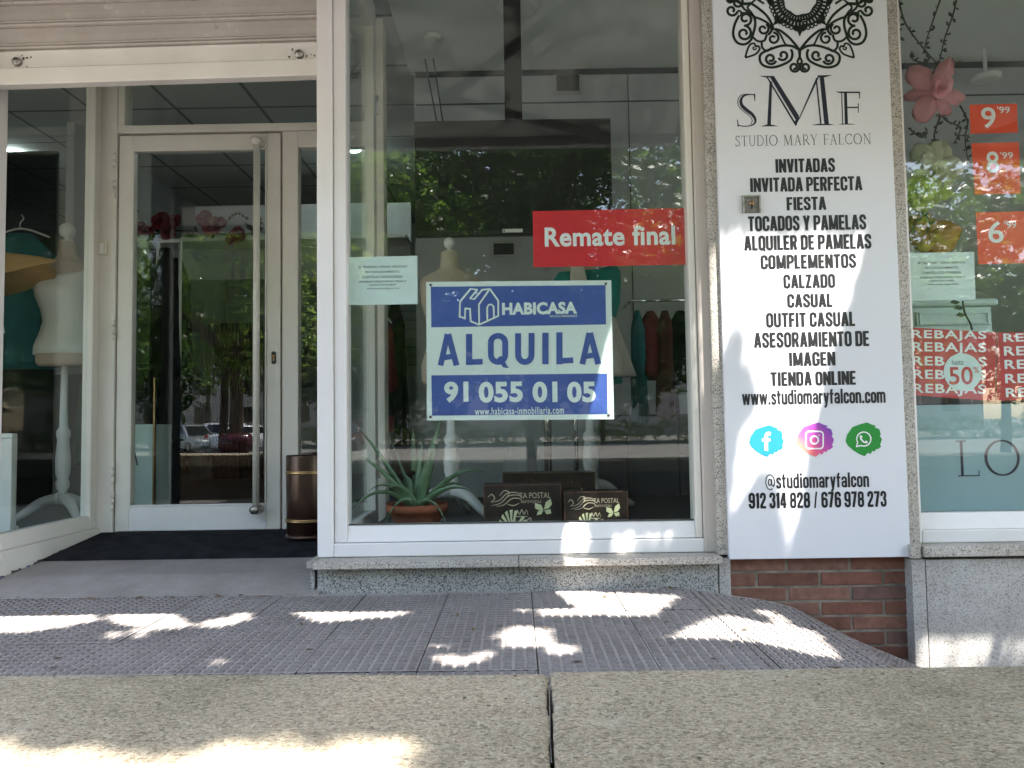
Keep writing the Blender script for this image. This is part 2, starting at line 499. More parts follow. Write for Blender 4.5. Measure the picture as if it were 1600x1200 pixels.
# ------------------------------------------------------------------ mesh builder
class MB:
    def __init__(self):
        self.v, self.f, self.mi, self.mats = [], [], [], []
        self.smooth = []

    def slot(self, m):
        if m not in self.mats:
            self.mats.append(m)
        return self.mats.index(m)

    def add(self, verts, faces, m, smooth=False):
        o = len(self.v)
        self.v += [tuple(p) for p in verts]
        s = self.slot(m)
        for fc in faces:
            self.f.append(tuple(i + o for i in fc))
            self.mi.append(s)
            self.smooth.append(smooth)

    def box(self, x0, x1, y0, y1, z0, z1, m, mw=None):
        vs = [Vector((x, y, z)) for z in (z0, z1) for y in (y0, y1) for x in (x0, x1)]
        if mw is not None:
            vs = [mw @ p for p in vs]
        self.add(vs, [(0, 2, 3, 1), (4, 5, 7, 6), (0, 1, 5, 4), (2, 6, 7, 3), (0, 4, 6, 2), (1, 3, 7, 5)], m)

    def hull8(self, p, m):                      # eight corners, bottom ring then top ring
        self.add(p, [(3, 2, 1, 0), (4, 5, 6, 7), (0, 1, 5, 4), (1, 2, 6, 5), (2, 3, 7, 6), (3, 0, 4, 7)], m)

    def tube(self, pts, r, m, n=8, caps=True):
        pts = [Vector(p) for p in pts]
        rs = r if isinstance(r, (list, tuple)) else [r] * len(pts)
        vs, fs = [], []
        prev = None
        for i, p in enumerate(pts):
            a = pts[max(0, i - 1)]
            b = pts[min(len(pts) - 1, i + 1)]
            t = (b - a)
            t = t.normalized() if t.length > 1e-9 else Vector((0, 0, 1))
            if prev is None:
                u = t.orthogonal().normalized()
            else:
                u = (prev - t * prev.dot(t))
                u = u.normalized() if u.length > 1e-6 else t.orthogonal().normalized()
            prev = u
            w = t.cross(u)
            for k in range(n):
                an = 2 * math.pi * k / n
                vs.append(p + (u * math.cos(an) + w * math.sin(an)) * rs[i])
        for i in range(len(pts) - 1):
            for k in range(n):
                a, b = i * n + k, i * n + (k + 1) % n
                fs.append((a, b, b + n, a + n))
        if caps:
            fs.append(tuple(reversed(range(n))))
            fs.append(tuple(range((len(pts) - 1) * n, len(pts) * n)))
        self.add(vs, fs, m, True)

    def rings(self, rings, m, smooth=True, caps=True):
        n = len(rings[0])
        vs = [p for r in rings for p in r]
        fs = []
        for i in range(len(rings) - 1):
            for k in range(n):
                a, b = i * n + k, i * n + (k + 1) % n
                fs.append((a, b, b + n, a + n))
        if caps:
            fs.append(tuple(reversed(range(n))))
            fs.append(tuple(range((len(rings) - 1) * n, len(rings) * n)))
        self.add(vs, fs, m, smooth)

    def lathe(self, c, prof, m, n=28, caps=True):
        c = Vector(c)
        self.rings([[c + Vector((r * math.cos(2 * math.pi * k / n), r * math.sin(2 * math.pi * k / n), z)) for k in range(n)] for z, r in prof], m, True, caps)

    def sheet(self, pts2, Y, th, m):
        """polygon in the XZ plane (convex or concave), thickness th behind it"""
        n = len(pts2)
        a = sum(pts2[i][0] * pts2[(i + 1) % n][1] - pts2[(i + 1) % n][0] * pts2[i][1] for i in range(n))
        if a < 0:
            pts2 = list(reversed(pts2))
        vs = [(x, Y, z) for x, z in pts2] + [(x, Y + th, z) for x, z in pts2]
        fs = [tuple(range(n)), tuple(reversed(range(n, 2 * n)))]
        for i in range(n):
            j = (i + 1) % n
            fs.append((i, i + n, j + n, j))
        self.add(vs, fs, m)

    def ribbon(self, pts, w, Y, m, cap=False):
        """flat printed stroke in the XZ plane facing -Y; w number or list of full widths"""
        pts = [Vector((p[0], p[1])) for p in pts]
        ws = w if isinstance(w, (list, tuple)) else [w] * len(pts)
        L, Rr = [], []
        for i, p in enumerate(pts):
            t = pts[min(len(pts) - 1, i + 1)] - pts[max(0, i - 1)]
            t = t.normalized() if t.length > 1e-12 else Vector((1, 0))
            nrm = Vector((-t.y, t.x))
            L.append(p + nrm * ws[i] / 2)
            Rr.append(p - nrm * ws[i] / 2)
        vs = [(p.x, Y, p.y) for p in L] + [(p.x, Y, p.y) for p in Rr]
        n = len(pts)
        self.add(vs, [(i, i + n, i + n + 1, i + 1) for i in range(n - 1)], m)

    def build(self, name, parent=None, bevel=0.0, loc=None):
        me = bpy.data.meshes.new(name)
        v = self.v
        if loc is not None:
            l = Vector(loc)
            v = [tuple(Vector(p) - l) for p in v]
        me.from_pydata(v, [], self.f)
        for mm in self.mats:
            me.materials.append(mm)
        me.polygons.foreach_set('material_index', self.mi)
        me.polygons.foreach_set('use_smooth', self.smooth)
        me.update()
        o = bpy.data.objects.new(name, me)
        COL.objects.link(o)
        if loc is not None:
            o.location = loc
        if parent is not None:
            o.parent = parent
        if bevel:
            b = o.modifiers.new('bevel', 'BEVEL')
            b.width = bevel
            b.segments = 2
            b.limit_method = 'ANGLE'
            b.angle_limit = R(40)
        return o


def tag(o, label=None, cat=None, group=None, kind=None):
    for k, v in (('label', label), ('category', cat), ('group', group), ('kind', kind)):
        if v:
            o[k] = v
    return o


def empty(name, label, cat, group=None):
    o = bpy.data.objects.new(name, None)
    COL.objects.link(o)
    return tag(o, label, cat, group)


def solo(mb, name, label, cat, group=None, bevel=0.0, kind=None):
    return tag(mb.build(name, bevel=bevel), label, cat, group, kind)


# ------------------------------------------------------------------ lettering
_tc = {}


def glyphs(body, bold=0.0, space=1.0):
    key = (body, bold, space)
    if key in _tc:
        return _tc[key]
    c = bpy.data.curves.new('t', 'FONT')
    c.body = body
    c.offset = bold
    c.space_character = space
    c.resolution_u = 4
    o = bpy.data.objects.new('t', c)
    COL.objects.link(o)
    bpy.context.view_layer.update()
    me = bpy.data.meshes.new_from_object(o.evaluated_get(bpy.context.evaluated_depsgraph_get()))
    vs = [(v.co.x, v.co.y) for v in me.vertices]
    fs = [tuple(p.vertices) for p in me.polygons]
    bpy.data.objects.remove(o)
    bpy.data.curves.remove(c)
    bpy.data.meshes.remove(me)
    xs, ys = [p[0] for p in vs], [p[1] for p in vs]
    x0, x1, y0, y1 = min(xs), max(xs), min(ys), max(ys)
    vs = [((x - x0) / (x1 - x0), (y - y0) / (y1 - y0)) for x, y in vs]
    _tc[key] = (vs, fs)
    return _tc[key]


def text(mb, body, px0, py0, px1, py1, Y, m, bold=0.0, space=1.0, tilt=0.0, roll=True):
    """text whose drawn extent fills the photo box px0..px1, py0..py1 on the plane Y; tilt in radians, up to the right"""
    vs, fs = glyphs(body, bold, space)
    c = at((px0 + px1) / 2, (py0 + py1) / 2, Y)
    w, h = (px1 - px0) * mpp(Y), (py1 - py0) * mpp(Y)
    ct, st = math.cos(tilt), math.sin(tilt)
    out = []
    for x, y in vs:
        dx, dz = (x - 0.5) * w, (y - 0.5) * h
        out.append((c.x + dx * ct - dz * st, Y, c.z + dx * st + dz * ct))
    mb.add(out, fs, m)


def quad(mb, corners_px, Y, m, th=0.0):
    pts = [at(x, y, Y) for x, y in corners_px]
    p2 = [(p.x, p.z) for p in pts]
    if th:
        mb.sheet(p2, Y, th, m)
    else:
        n = len(p2)
        a = sum(p2[i][0] * p2[(i + 1) % n][1] - p2[(i + 1) % n][0] * p2[i][1] for i in range(n))
        if a < 0:
            p2 = p2[::-1]
        mb.add([(x, Y, z) for x, z in p2], [tuple(range(n))], m)


def pxy(pts, Y):
    return [(p.x, p.z) for p in (at(x, y, Y) for x, y in pts)]


def smooth_path(pts, n=6):
    """Catmull-Rom through 2-D or 3-D points"""
    P = [Vector(p) for p in pts]
    out = []
    for i in range(len(P) - 1):
        p0, p1, p2, p3 = P[max(0, i - 1)], P[i], P[i + 1], P[min(len(P) - 1, i + 2)]
        for k in range(n):
            t = k / n
            out.append(0.5 * ((2 * p1) + (p2 - p0) * t + (2 * p0 - 5 * p1 + 4 * p2 - p3) * t * t + (3 * p1 - p0 - 3 * p2 + p3) * t ** 3))
    out.append(P[-1])
    return out


def arc(cx, cy, rx, ry, a0, a1, n=14):
    return [(cx + rx * math.cos(R(a0 + (a1 - a0) * k / n)), cy + ry * math.sin(R(a0 + (a1 - a0) * k / n))) for k in range(n + 1)]


# classical capitals drawn as thick and thin strokes in a unit-high box: letter -> (width, [(points, width)])
TK, TN, SF = 0.085, 0.035, 0.03


def serif(x, y, w=0.16):
    return ([(x - w / 2, y), (x + w / 2, y)], SF)


CAPS = {
    'S': (0.56, [(smooth_path([(0.46, 0.86), (0.36, 0.95), (0.2, 0.95), (0.1, 0.83), (0.13, 0.66), (0.29, 0.52), (0.44, 0.38), (0.48, 0.2), (0.38, 0.06), (0.2, 0.03), (0.07, 0.12)]), 0.065), ([(0.47, 0.76), (0.47, 0.98)], 0.03), ([(0.06, 0.02), (0.06, 0.24)], 0.03)]),
    'T': (0.72, [([(0.36, 0), (0.36, 0.97)], TK), ([(0.03, 0.97), (0.69, 0.97)], TN), serif(0.36, 0.015, 0.26), ([(0.04, 0.84), (0.04, 0.98)], 0.03), ([(0.68, 0.84), (0.68, 0.98)], 0.03)]),
    'U': (0.78, [(smooth_path([(0.15, 0.98), (0.15, 0.4), (0.2, 0.12), (0.4, 0.02), (0.6, 0.12), (0.66, 0.4), (0.66, 0.98)]), 0.06), serif(0.15, 0.985, 0.24), serif(0.66, 0.985, 0.2)]),
    'D': (0.84, [([(0.16, 0), (0.16, 1)], TK), ([(0.05, 0.985), (0.36, 0.985)], TN), ([(0.05, 0.015), (0.36, 0.015)], TN), (arc(0.34, 0.5, 0.42, 0.485, -90, 90), 0.06)]),
    'I': (0.34, [([(0.17, 0), (0.17, 1)], TK), serif(0.17, 0.985, 0.26), serif(0.17, 0.015, 0.26)]),
    'O': (0.96, [(arc(0.48, 0.5, 0.41, 0.48, 0, 360, 32), [0.05 + 0.04 * abs(math.cos(2 * math.pi * k / 32)) for k in range(33)])]),
    'M': (1.06, [([(0.2, 0.98), (0.14, 0.0)], TN), ([(0.2, 0.98), (0.52, 0.03)], TK), ([(0.52, 0.03), (0.84, 0.98)], TN), ([(0.84, 0.98), (0.91, 0.0)], TK), serif(0.14, 0.015, 0.22), serif(0.91, 0.015, 0.26), serif(0.15, 0.985, 0.16), serif(0.9, 0.985, 0.16)]),
    'A': (0.84, [([(0.42, 1.0), (0.13, 0.0)], TN), ([(0.42, 1.0), (0.71, 0.0)], TK), ([(0.24, 0.37), (0.6, 0.37)], TN), serif(0.13, 0.015, 0.24), serif(0.71, 0.015, 0.26)]),
    'R': (0.8, [([(0.16, 0), (0.16, 1)], TK), ([(0.05, 0.985), (0.36, 0.985)], TN), ([(0.16, 0.49), (0.36, 0.49)], TN), (arc(0.34, 0.74, 0.24, 0.245, -90, 90), 0.06), ([(0.36, 0.49), (0.76, 0.0)], TK), serif(0.16, 0.015, 0.24)]),
    'Y': (0.76, [([(0.38, 0), (0.38, 0.46)], TK), ([(0.38, 0.44), (0.1, 0.98)], TK), ([(0.38, 0.44), (0.66, 0.98)], TN), serif(0.38, 0.015, 0.26), serif(0.1, 0.985, 0.22), serif(0.66, 0.985, 0.2)]),
    'F': (0.62, [([(0.16, 0), (0.16, 1)], TK), ([(0.05, 0.985), (0.56, 0.985)], TN), ([(0.16, 0.52), (0.48, 0.52)], TN), ([(0.55, 0.84), (0.55, 1)], 0.03), ([(0.48, 0.44), (0.48, 0.6)], 0.03), serif(0.16, 0.015, 0.26)]),
    'L': (0.64, [([(0.16, 0), (0.16, 1)], TK), ([(0.05, 0.015), (0.58, 0.015)], TN), ([(0.58, 0.0), (0.58, 0.16)], 0.03), serif(0.16, 0.985, 0.26)]),
    'C': (0.84, [(arc(0.47, 0.5, 0.39, 0.475, 42, 318, 26), 0.065), ([(0.76, 0.72), (0.76, 0.96)], 0.03), ([(0.76, 0.06), (0.76, 0.26)], 0.03)]),
    'N': (0.92, [([(0.17, 0), (0.17, 0.98)], TN), ([(0.17, 0.98), (0.76, 0.0)], TK), ([(0.76, 0), (0.76, 1)], TN), serif(0.17, 0.015, 0.24), serif(0.76, 0.985, 0.24), serif(0.12, 0.985, 0.2)]),
    'K': (0.8, [([(0.16, 0), (0.16, 1)], TK), ([(0.16, 0.45), (0.64, 0.98)], TN), ([(0.3, 0.58), (0.76, 0.0)], TK), serif(0.16, 0.015, 0.24), serif(0.16, 0.985, 0.24), serif(0.64, 0.985, 0.2)]),
    ' ': (0.42, []),
}


def caps(mb, body, px0, py0, px1, py1, Y, m, gap=0.06, bold=1.0):
    tot = sum(CAPS[ch][0] + gap for ch in body) - gap
    c = at((px0 + px1) / 2, (py0 + py1) / 2, Y)
    w, h = (px1 - px0) * mpp(Y), (py1 - py0) * mpp(Y)
    x = 0
    e = 0
    for ch in body:
        cw, strokes = CAPS[ch]
        for pts, sw in strokes:
            P = [(c.x - w / 2 + (x + p[0]) / tot * w, c.z - h / 2 + p[1] * h) for p in pts]
            W = [s * h * bold for s in sw] if isinstance(sw, list) else sw * h * bold
            mb.ribbon(P, W, Y - 0.00004 * (e % 7), m)
            e += 1
        x += cw + gap


# heavy condensed letters: strokes in a unit-high box
def rr_path(x0, y0, x1, y1, r, start, end):
    """clockwise rounded rectangle centre line from corner number start to end (0 = top right, going counter-clockwise)"""
    cs = [(x1 - r, y1 - r, 0), (x0 + r, y1 - r, 90), (x0 + r, y0 + r, 180), (x1 - r, y0 + r, 270)]
    out = []
    for k in range(start, end + 1):
        cx, cy, a = cs[k % 4]
        out += arc(cx, cy, r, r, a, a + 90, 6)
    return out


HS, HB = 0.175, 0.15
xl_, xr_, yb_, yt_ = HS / 2, 0.47 - HS / 2, HB / 2, 1 - HB / 2
RO = 0.13


def ring_(x0, y0, x1, y1, r=RO):
    p = rr_path(x0, y0, x1, y1, r, 0, 3)
    return p + p[:2]


BLK = {
    'I': (0.20, [([(0.10, 0), (0.10, 1)], HS)]),
    'N': (0.50, [([(xl_, 0), (xl_, 1)], HS), ([(0.50 - xl_, 0), (0.50 - xl_, 1)], HS), ([(xl_, 0.98), (0.50 - xl_, 0.02)], HS * 0.95)]),
    'V': (0.50, [([(0.085, 1), (0.235, 0)], HS), ([(0.415, 1), (0.265, 0)], HS)]),
    'A': (0.50, [([(0.085, 0), (0.235, 1)], HS), ([(0.415, 0), (0.265, 1)], HS), ([(0.12, 0.25), (0.38, 0.25)], HB * 0.85)]),
    'T': (0.44, [([(0.22, 0), (0.22, 1)], HS), ([(0, yt_), (0.44, yt_)], HB)]),
    'D': (0.47, [([(xl_, 0), (xl_, 1)], HS), ([(0.1, yt_)] + rr_path(0.0, yb_, xr_, yt_, RO, 0, 0)[::-1] + rr_path(0.0, yb_, xr_, yt_, RO, 3, 3)[::-1] + [(0.1, yb_)], 0.165)]),
    'S': (0.46, [(smooth_path([(0.375, 0.67), (0.375, 0.78), (0.33, 0.90), (0.23, 0.925), (0.13, 0.89), (0.085, 0.76), (0.12, 0.63), (0.23, 0.52), (0.34, 0.40), (0.375, 0.25), (0.33, 0.11), (0.23, 0.075), (0.13, 0.11), (0.085, 0.22), (0.085, 0.33)], 4), 0.165)]),
    'P': (0.46, [([(xl_, 0), (xl_, 1)], HS), ([(0.1, yt_)] + rr_path(0.0, 0.46, xr_, yt_, RO, 0, 0)[::-1] + rr_path(0.0, 0.46, xr_, yt_, RO, 3, 3)[::-1] + [(0.1, 0.46)], 0.155)]),
    'R': (0.48, [([(xl_, 0), (xl_, 1)], HS), ([(0.1, yt_)] + rr_path(0.0, 0.50, xr_, yt_, RO, 0, 0)[::-1] + rr_path(0.0, 0.50, xr_, yt_, RO, 3, 3)[::-1] + [(0.1, 0.50)], 0.155), ([(0.27, 0.5), (0.385, 0)], HS)]),
    'E': (0.40, [([(xl_, 0), (xl_, 1)], HS), ([(0.1, yt_), (0.39, yt_)], HB), ([(0.1, yb_), (0.39, yb_)], HB), ([(0.1, 0.5), (0.36, 0.5)], HB)]),
    'F': (0.39, [([(xl_, 0), (xl_, 1)], HS), ([(0.1, yt_), (0.385, yt_)], HB), ([(0.1, 0.5), (0.35, 0.5)], HB)]),
    'L': (0.38, [([(xl_, 0), (xl_, 1)], HS), ([(0.1, yb_), (0.375, yb_)], HB)]),
    'C': (0.46, [([(xr_, 0.62)] + rr_path(xl_, yb_, xr_, yt_, RO, 0, 3) + [(xr_, 0.38)], 0.17)]),
    'G': (0.47, [([(xr_, 0.66)] + rr_path(xl_, yb_, xr_, yt_, RO, 0, 3) + [(xr_, 0.5)], 0.17), ([(0.24, 0.46), (0.455, 0.46)], 0.12)]),
    'O': (0.47, [(ring_(xl_, yb_, xr_, yt_), 0.17)]),
    'Q': (0.47, [(ring_(xl_, yb_, xr_, yt_), 0.17), ([(0.26, 0.2), (0.44, -0.06)], 0.13)]),
    'U': (0.47, [([(xl_, 1), (xl_, 0.3)] + rr_path(xl_, yb_, xr_, yt_, RO, 2, 3) + [(xr_, 0.3), (xr_, 1)], 0.17)]),
    'M': (0.64, [([(xl_, 0), (xl_, 1)], HS * 0.9), ([(0.64 - xl_, 0), (0.64 - xl_, 1)], HS * 0.9), ([(0.12, 1), (0.30, 0.05)], 0.15), ([(0.52, 1), (0.34, 0.05)], 0.15)]),
    'Y': (0.48, [([(0.08, 1), (0.24, 0.40)], HS), ([(0.40, 1), (0.24, 0.40)], HS), ([(0.24, 0), (0.24, 0.46)], HS)]),
    'Z': (0.43, [([(0.02, yt_), (0.42, yt_)], HB), ([(0.01, yb_), (0.42, yb_)], HB), ([(0.33, 0.95), (0.10, 0.05)], HS)]),
    ' ': (0.15, []),
    '/': (0.34, [([(0.10, -0.03), (0.24, 1.03)], 0.10)]),
    '1': (0.27, [([(0.16, 0), (0.16, 1)], HS), ([(0.01, 0.82), (0.16, 0.90)], 0.13)]),
    '2': (0.45, [(smooth_path([(0.085, 0.66), (0.085, 0.78), (0.13, 0.90), (0.23, 0.925), (0.33, 0.89), (0.36, 0.75), (0.33, 0.6), (0.22, 0.40), (0.11, 0.2), (0.09, 0.06)], 4), 0.165), ([(0.02, yb_), (0.43, yb_)], HB)]),
    '3': (0.45, [(smooth_path([(0.085, 0.68), (0.09, 0.80), (0.14, 0.91), (0.23, 0.925), (0.33, 0.88), (0.36, 0.74), (0.32, 0.60), (0.22, 0.53)], 4), 0.16), (smooth_path([(0.22, 0.53), (0.33, 0.46), (0.365, 0.28), (0.33, 0.12), (0.23, 0.075), (0.13, 0.10), (0.09, 0.2), (0.085, 0.33)], 4), 0.16)]),
    '4': (0.46, [([(0.30, 0), (0.30, 1)], HS), ([(0.24, 0.98), (0.06, 0.30)], 0.14), ([(0.0, 0.25), (0.45, 0.25)], 0.14)]),
    '6': (0.47, [([(xr_, 0.70)] + rr_path(xl_, yb_, xr_, yt_, RO, 0, 1) + [(xl_, 0.3)], 0.165), (ring_(xl_, yb_, xr_, 0.56), 0.165)]),
    '7': (0.42, [([(0.0, yt_), (0.41, yt_)], HB), ([(0.33, 0.95), (0.14, 0)], HS)]),
    '8': (0.47, [(ring_(xl_ + 0.01, 0.50, xr_ - 0.01, yt_, 0.12), 0.155), (ring_(xl_, yb_, xr_, 0.52, 0.12), 0.16)]),
    '9': (0.47, [(ring_(xl_, 0.44, xr_, yt_), 0.165), ([(xr_, 0.6), (xr_, 0.3)] + rr_path(xl_, yb_, xr_, yt_, RO, 2, 3)[::-1] + [(xl_, 0.30)], 0.165)]),
    'o': (0.43, [(ring_(0.08, 0.07, 0.35, 0.67, 0.12), 0.155)]),
    'c': (0.40, [([(0.33, 0.46)] + rr_path(0.08, 0.07, 0.33, 0.67, 0.11, 0, 3) + [(0.33, 0.28)], 0.155)]),
    'n': (0.43, [([(0.08, 0), (0.08, 0.74)], 0.16), ([(0.1, 0.6)] + rr_path(0.08, 0.07, 0.35, 0.67, 0.12, 0, 1)[::-1] + [(0.35, 0)], 0.155)]),
    'm': (0.66, [([(0.08, 0), (0.08, 0.74)], 0.16), ([(0.1, 0.6)] + rr_path(0.08, 0.07, 0.33, 0.67, 0.1, 0, 1)[::-1] + [(0.33, 0)], 0.15), ([(0.35, 0.6)] + rr_path(0.33, 0.07, 0.58, 0.67, 0.1, 0, 1)[::-1] + [(0.58, 0)], 0.15)]),
    'r': (0.31, [([(0.08, 0), (0.08, 0.74)], 0.16), (smooth_path([(0.1, 0.52), (0.17, 0.63), (0.30, 0.66)], 4), 0.15)]),
    'u': (0.43, [([(0.08, 0.74), (0.08, 0.25)] + rr_path(0.08, 0.07, 0.35, 0.67, 0.12, 2, 3) + [(0.35, 0.74)], 0.155), ([(0.35, 0), (0.35, 0.74)], 0.16)]),
    'd': (0.44, [(ring_(0.08, 0.07, 0.35, 0.67, 0.12), 0.15), ([(0.36, 0), (0.36, 1)], 0.16)]),
    'a': (0.43, [(smooth_path([(0.09, 0.50), (0.10, 0.62), (0.21, 0.675), (0.32, 0.62), (0.35, 0.50), (0.35, 0)], 4), 0.15), (ring_(0.08, 0.07, 0.33, 0.38, 0.11), 0.14)]),
    'l': (0.19, [([(0.095, 0), (0.095, 1)], 0.16)]),
    'i': (0.19, [([(0.095, 0), (0.095, 0.74)], 0.16), ([(0.095, 0.83), (0.095, 1)], 0.16)]),
    't': (0.31, [([(0.13, 0.95), (0.13, 0.22)] + arc(0.24, 0.18, 0.11, 0.11, 180, 270, 5), 0.155), ([(0.0, 0.67), (0.30, 0.67)], 0.13)]),
    'f': (0.31, [(arc(0.24, 0.82, 0.11, 0.11, 90, 180, 5) + [(0.13, 0.0)], 0.155), ([(0.0, 0.67), (0.30, 0.67)], 0.13)]),
    's': (0.40, [(smooth_path([(0.32, 0.52), (0.30, 0.64), (0.20, 0.675), (0.10, 0.63), (0.09, 0.50), (0.20, 0.38), (0.31, 0.26), (0.31, 0.12), (0.20, 0.065), (0.10, 0.10), (0.08, 0.22)], 4), 0.145)]),
    'y': (0.43, [([(0.08, 0.74), (0.21, 0.0)], 0.155), ([(0.35, 0.74), (0.20, -0.12), (0.15, -0.2), (0.05, -0.2)], 0.15)]),
    'w': (0.62, [([(0.07, 0.74), (0.17, 0)], 0.14), ([(0.30, 0.74), (0.18, 0)], 0.13), ([(0.31, 0.74), (0.43, 0)], 0.13), ([(0.55, 0.74), (0.45, 0)], 0.14)]),
    '.': (0.19, [([(0.095, 0), (0.095, 0.17)], 0.16)]),
    '@': (0.78, [(arc(0.39, 0.42, 0.33, 0.5, -40, 300, 26), 0.07), (ring_(0.27, 0.22, 0.47, 0.60, 0.09), 0.085), ([(0.50, 0.62), (0.50, 0.25), (0.56, 0.17), (0.64, 0.2), (0.70, 0.32)], 0.08)]),
}


def block(mb, body, px0, py0, px1, py1, Y, m, gap=0.045, bold=1.0):
    """heavy letters; py0 = top of the tall letters, py1 = base line"""
    tot = sum(BLK[ch][0] + gap for ch in body) - gap
    c = at((px0 + px1) / 2, (py0 + py1) / 2, Y)
    w, h = (px1 - px0) * mpp(Y), (py1 - py0) * mpp(Y)
    x, e = 0, 0
    for ch in body:
        cw, strokes = BLK[ch]
        for pts, sw in strokes:
            tmp = MB()
            tmp.ribbon([(x + p[0], p[1]) for p in pts], sw * bold, 0.0, m)
            mb.add([(c.x - w / 2 + vx / tot * w, Y - 0.00004 * (e % 9), c.z - h / 2 + vz * h) for vx, _, vz in tmp.v], tmp.f, m)
            e += 1
        x += cw + gap


# ------------------------------------------------------------------ ground
GZ = at(700, 927.5, -0.04).z                       # level of the raised walk
WZ = at(857, 1047, -2.195).z                      # top of the low wall
FALL = [(p.x, p.z) for p in (at(a_, b_, -0.03) for a_, b_ in ((1075, 928), (1142, 934), (1187, 940), (1236, 950), (1294, 981), (1330, 1000), (1424, 1039), (1500, 1076), (1650, 1150)))]
FALL[0] = (FALL[0][0], GZ)


def fall(x):
    if x <= FALL[0][0]:
        return GZ
    for (a_, za), (b_, zb) in zip(FALL, FALL[1:]):
        if x <= b_:
            return min(GZ, za + (zb - za) * (x - a_) / (b_ - a_))
    return FALL[-1][1]


gm = MB()
gm.add([(-900, -900, -0.52), (900, -900, -0.52), (900, 900, -0.52), (-900, 900, -0.52)], [(0, 1, 2, 3)], M['plaza'])
tag(gm.build('ground'), kind='structure')
rm = MB()
rm.add([(-300, -15, -0.515), (300, -15, -0.515), (300, -9.0, -0.515), (-300, -9.0, -0.515)], [(0, 1, 2, 3)], M['asphalt'])
tag(rm.build('road'), kind='structure')

pm = MB()                                         # raised walk in front of the shop, falling away on the right
xs = [-6 + 0.5 * i for i in range(14)] + [0.72 + 0.06 * i for i in range(30)]
ys = [-2.23, -1.6, -1.0, -0.5, -0.02]
for i in range(len(xs) - 1):
    for j in range(len(ys) - 1):
        pm.add([(xs[i], ys[j], fall(xs[i])), (xs[i + 1], ys[j], fall(xs[i + 1])), (xs[i + 1], ys[j + 1], fall(xs[i + 1])), (xs[i], ys[j + 1], fall(xs[i]))], [(0, 1, 2, 3)], M['dirt'])
JX, JW, JD = 0.045, 0.31, 0.31                    # paver joints
rows = []
tile_x = [JX + JW * k for k in range(-11, 7)]
tile_y = [-0.06 - JD * k for k in range(0, 7)]
rr = random.Random(3)
for tx in tile_x:
    for ty in tile_y:
        g = 0.0018
        x0, x1, y1, y0 = tx + g, tx + JW - g, ty - g, ty - JD + g
        if ty > -0.07:
            y1 = -0.02
        dz = rr.uniform(-0.0015, 0.0015)
        q = [x0, x1] if x1 < 0.6 else [x0 + (x1 - x0) * k / 5 for k in range(6)]
        for a, b in zip(q, q[1:]):
            pm.add([(a, y0, fall(a) + 0.006 + dz), (b, y0, fall(b) + 0.006 + dz), (b, y1, fall(b) + 0.006 + dz), (a, y1, fall(a) + 0.006 + dz)], [(0, 1, 2, 3)], M['paver'])
        if x1 < -2.9 or x0 > 1.75:
            continue
        nx, ny = 10, 10
        for i in range(nx):
            for j in range(ny):
                cx = x0 + (i + 0.5) * (x1 - x0) / nx
                cy = (ty - JD + g) + (j + 0.5) * (JD - 2 * g) / ny
                if cy < -2.2 or cy > -0.06 or (ty > -0.07 and tx > -0.9 and tx < 0.0 and j > 8):
                    continue
                hx, hy = 0.0096 * rr.uniform(0.93, 1.07), 0.0092 * rr.uniform(0.93, 1.07)
                z0 = 0.005 + dz
                z1 = 0.0098 + dz + rr.uniform(-0.0006, 0.0006)
                e = 0.0015
                P = [(cx - hx - e, cy - hy - e), (cx + hx + e, cy - hy - e), (cx + hx + e, cy + hy + e), (cx - hx - e, cy + hy + e)]
                Q = [(cx - hx, cy - hy), (cx + hx, cy - hy), (cx + hx, cy + hy), (cx - hx, cy + hy)]
                pm.add([(x, y, fall(x) + z0) for x, y in P] + [(x, y, fall(x) + z1) for x, y in Q], [(4, 5, 6, 7), (0, 1, 5, 4), (1, 2, 6, 5), (2, 3, 7, 6), (3, 0, 4, 7)], M['stud'])
tag(pm.build('pavement'), kind='structure')


def ramp_z(y):
    pts = [(-0.07, GZ + 0.001), (0.15, 0.072), (0.40, 0.091), (0.9, 0.143), (1.2, 0.15)]
    for (a, za), (b, zb) in zip(pts, pts[1:]):
        if y <= b:
            return za + (zb - za) * (y - a) / (b - a)
    return pts[-1][1]


sm_ = MB()                                        # sloping stone threshold in the entrance
yy = [-0.07, 0.04, 0.15, 0.40, 0.9, 1.0]
XA, XB = -2.30, -0.752
k = len(yy)
sm_.add([(XA, y, ramp_z(y) + 0.012) for y in yy] + [(XB, y, ramp_z(y) + 0.012) for y in yy] + [(XA, -0.07, -0.02), (XB, -0.07, -0.02)],
        [(i, i + k, i + k + 1, i + 1) for i in range(k - 1)] + [(2 * k, 2 * k + 1, k, 0)], M['step'])
tag(sm_.build('entrance_step'), kind='structure')

lv, lf_ = [], []
rl_ = random.Random(33)
for k in range(150):
    x = rl_.uniform(-2.2, 1.3)
    y = -0.045 - (rl_.random() ** 3) * 1.9 if rl_.random() < 0.6 else rl_.uniform(-2.1, -0.05)
    if x < -0.78 and rl_.random() < 0.3:
        y = rl_.uniform(-0.1, -0.06)
    a_ = rl_.uniform(0, 6.28)
    L_ = rl_.uniform(0.006, 0.02)
    z_ = fall(x) + 0.0115
    d_ = Vector((math.cos(a_), math.sin(a_), 0))
    n_ = Vector((-d_.y, d_.x, 0)) * L_ * 0.3
    c_ = Vector((x, y, z_))
    o_ = len(lv)
    lv += [c_ - d_ * L_, c_ - n_ + Vector((0, 0, rl_.uniform(0, 0.004))), c_ + d_ * L_ + Vector((0, 0, rl_.uniform(0, 0.006))), c_ + n_]
    lf_.append((o_, o_ + 1, o_ + 2, o_ + 3))
lm = MB()
lm.add(lv, lf_, M['litter'])
